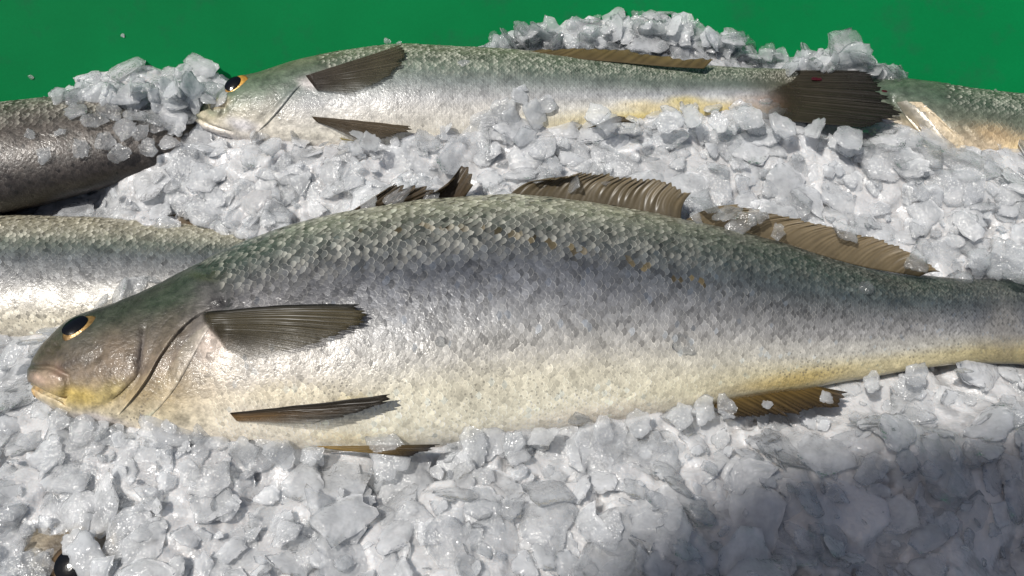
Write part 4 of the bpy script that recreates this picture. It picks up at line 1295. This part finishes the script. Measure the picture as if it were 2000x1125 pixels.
on_fish(F1, 1690, 566, 0.0048, 'round clear bead of melting ice on the largest fish near its tail', 1.0, seed=1, round_=True)
on_fish(F1, 1335, 676, 0.0100, 'thin wet sliver of clear ice low on the flank of the largest fish', 1.25, seed=2, lift=0.05)
on_fish(F1, 1130, 812, 0.0080, 'small clear ice flake on the belly edge of the largest fish', 0.8, seed=3)
on_fish(F1, 860, 668, 0.0030, 'tiny clear drop of ice on the mid flank of the largest fish', 1.2, seed=4, round_=True)
on_fish(F1, 1880, 548, 0.0058, 'rounded clear ice lump on top of the tail root of the largest fish', 0.8, seed=5, round_=True)
on_fish(F2, 905, 124, 0.0052, 'frosty pale ice smudge on the back of the far fish behind its upper fin', 0.7, seed=6, lift=0.1)
for k, (x, y, r) in enumerate([(160, 290, .008), (205, 275, .010), (245, 255, .012), (215, 225, .012), (262, 232, .010), (230, 300, .010), (185, 240, .011), (275, 262, .009), (90, 305, .007), (120, 260, .006), (260, 205, .013), (150, 222, .012), (300, 240, .012), (288, 290, .010), (60, 265, .006)]):
    o = on_fish(F3, x, y, r, 'clear wet ice flake lying on the side of the dark fish', 0.75, seed=20 + k)
    if o: o['group'] = 'ice flakes lying on the dark fish'
for k, (x, y, r) in enumerate([(985, 215, .014), (1015, 190, .010), (1040, 225, .014), (960, 240, .013), (1000, 240, .015), (1060, 205, .010), (1020, 175, .006)]):
    o = on_fish(F2, x, y, r, 'pale ice flake heaped against the belly of the far fish at mid length', 0.45, seed=50 + k)
    if o: o['group'] = 'ice flakes on the belly of the far fish'

# pieces over the dorsal fins and at the fish's lower edges
def loose(px, py, z, r, clear, label, group, seed, tilt=0.4):
    rng = np.random.default_rng(seed + 500)
    p = at(px, py, z)
    R = rot_from(np.array([0, -0.2, 1.0]), rng.uniform(0, 6.28), rng, tilt)
    V = SH3[rng.integers(len(SH3))] * r @ R.T + p
    o = mesh_obj('ice_flake', V, PF3, M_CLEAR, None, extra={'clear': np.full(len(V), clear)})
    tag(o, label, 'ice', group)


for k, (x, y, r) in enumerate([(770, 372, .016), (810, 360, .014), (840, 385, .010), (720, 398, .010), (1060, 350, .010), (1120, 356, .010), (1180, 350, .008), (1380, 400, .013), (1420, 420, .012), (1360, 425, .008), (1450, 440, .011), (1480, 425, .010), (1520, 455, .009), (1650, 455, .011), (1790, 512, .010), (1960, 510, .018), (1910, 505, .014), (1985, 540, .012), (450, 425, .010), (500, 430, .012), (420, 432, .007)]):
    loose(x, y, 0.056 if x < 1900 and x > 600 else (0.045 if x > 600 else 0.026), r, 0.85, 'clear ice flake lying over a brown dorsal fin', 'clear ice flakes on the dorsal fins', k)
for k, (x, y, r) in enumerate([(1420, 795, .009), (1380, 800, .010), (1500, 790, .004), (1615, 776, .005), (760, 890, .018), (1330, 812, .012), (930, 868, .014), (300, 862, .010), (350, 872, .012), (405, 876, .011), (470, 884, .012), (545, 886, .010), (610, 892, .009), (1000, 864, .010), (1060, 850, .011), (1180, 838, .009), (1250, 824, .010), (112, 818, .009), (165, 836, .011), (82, 800, .009), (215, 848, .010), (255, 852, .008), (1700, 748, .008), (1790, 730, .009), (1880, 722, .008)]):
    loose(x, y, 0.032, r, 0.6, 'clear ice flake at the lower edge of the largest fish', 'clear ice flakes along the big belly', 40 + k)
for k, (x, y, r) in enumerate([(166, 1082, .0140), (150, 1058, .011), (196, 1112, .012)]):
    loose(x, y, 0.034, r, 0.0, 'ice flake lying over the fish eye at bottom left', 'ice flakes on the buried eye', 120 + k, tilt=0.15)
for k, (x, y, r) in enumerate([(140, 645, .010), (95, 650, .012), (230, 575, .012), (260, 560, .010), (60, 665, .012), (300, 545, .008), (200, 590, .010), (25, 690, .012)]):
    loose(x, y, 0.026, r, 0.6, 'clear ice flake tucked behind the head of the largest fish', 'ice flakes behind the big head', 60 + k)
for k, (x, y, r) in enumerate([(700, 262, .008), (726, 276, .010), (1170, 225, .013), (1190, 240, .012), (1305, 235, .012), (1350, 232, .013), (1460, 232, .012), (1530, 245, .013), (1590, 252, .011), (1660, 268, .012), (1230, 242, .010), (1400, 240, .010)]):
    loose(x, y, 0.064, r, 0.5, 'clear edged ice flake along the lower edge of the far fish', 'ice flakes along the far belly', 80 + k)

# a few chips and drops stuck to the green wall
for k, (px_, py_, r_) in enumerate([(1636, 18, .0022), (756, 80, .0035), (240, 70, .0018), (1945, 182, .004), (780, 86, .0028), (1120, 20, .0016), (60, 150, .003)]):
    d_ = ray(px_, py_); lo_, hi_ = 0.3, 1.5
    for _ in range(40):
        mid_ = (lo_ + hi_) / 2; p_ = CAM + d_ * mid_
        if p_[1] < wall_y(p_[0], p_[2]): lo_ = mid_
        else: hi_ = mid_
    rr_ = np.random.default_rng(k + 700)
    V_ = SH2[rr_.integers(len(SH2))] * r_ @ rot_from(np.array([0, -0.7, 0.7]), rr_.uniform(0, 6.28), rr_, 0.1).T + p_
    o = mesh_obj('ice_flake', V_, PF2, M_CLEAR, None, extra={'clear': np.full(len(V_), 0.5)})
    tag(o, 'tiny chip of ice stuck to the green tub wall', 'ice', 'ice chips stuck to the wall')

# the 300 largest flakes in view are things of their own, the rest one mass
score = []
for i, (V, f, mt, cl, s, p) in enumerate(PIECES):
    q = proj(p)
    ok = 20 < q[0] < 1980 and 8 < q[1] < 1115
    score.append(s / np.linalg.norm(p - CAM) * (1 if ok else 0) * (1.35 if mt == 'clear' else 1))
order = np.argsort(-np.array(score))
own = set(order[:230].tolist())
for i in order[:230]:
    V, f, mt, cl, s, p = PIECES[i]
    o = mesh_obj('ice_flake', V, f, M_CLEAR if mt == 'clear' else M_ICE, None, extra={'clear': np.full(len(V), cl)})
    lab, grp = zone(*proj(p))
    tag(o, lab, 'ice', grp)
for mt, mat, nm, lab in (('ice', M_ICE, 'crushed_ice', 'loose crushed ice flakes spread between and around the fish'), ('clear', M_CLEAR, 'ice_rubble', 'smaller clear ice rubble heaped at the back against the green tub')):
    Vs, Fs, Cs, off = [], [], [], 0
    for i, (V, f, m_, cl, s, p) in enumerate(PIECES):
        if i in own or m_ != mt: continue
        Vs.append(V); Fs.append(f + off); Cs.append(np.full(len(V), cl)); off += len(V)
    o = mesh_obj(nm, np.vstack(Vs), np.vstack(Fs), mat, None, extra={'clear': np.concatenate(Cs)})
    tag(o, lab, 'ice', kind='stuff')

# ------------------------------------------------------------------ unseen sheet added overhead: its edge shades the lower right corner
hgt = 4.0
line = [(1090, 1200), (1240, 1070), (1430, 935), (1700, 868), (2000, 832), (2200, 812)]
edge = [at(x, y, 0.02) for x, y in line]
edge = edge + [edge[-1] + np.array([0.55, 0.06, 0]), edge[-1] + np.array([0.55, -0.75, 0]), edge[0] + np.array([-0.06, -0.45, 0])]
top = [e + SUN * (hgt / SUN[2]) for e in edge]
n = len(top)
V = top + [t + np.array([0, 0, 0.01]) for t in top]
Fc = [tuple(range(n))[::-1], tuple(range(n, 2 * n))] + [(i, (i + 1) % n, n + (i + 1) % n, n + i) for i in range(n)]
o = mesh_obj('sun_blocker', V, Fc, M_BLOCKER, None, smooth=False)
tag(o, 'unseen overhead sheet added to shade the lower right corner', 'sun_blocker')
print('pieces', len(PIECES))
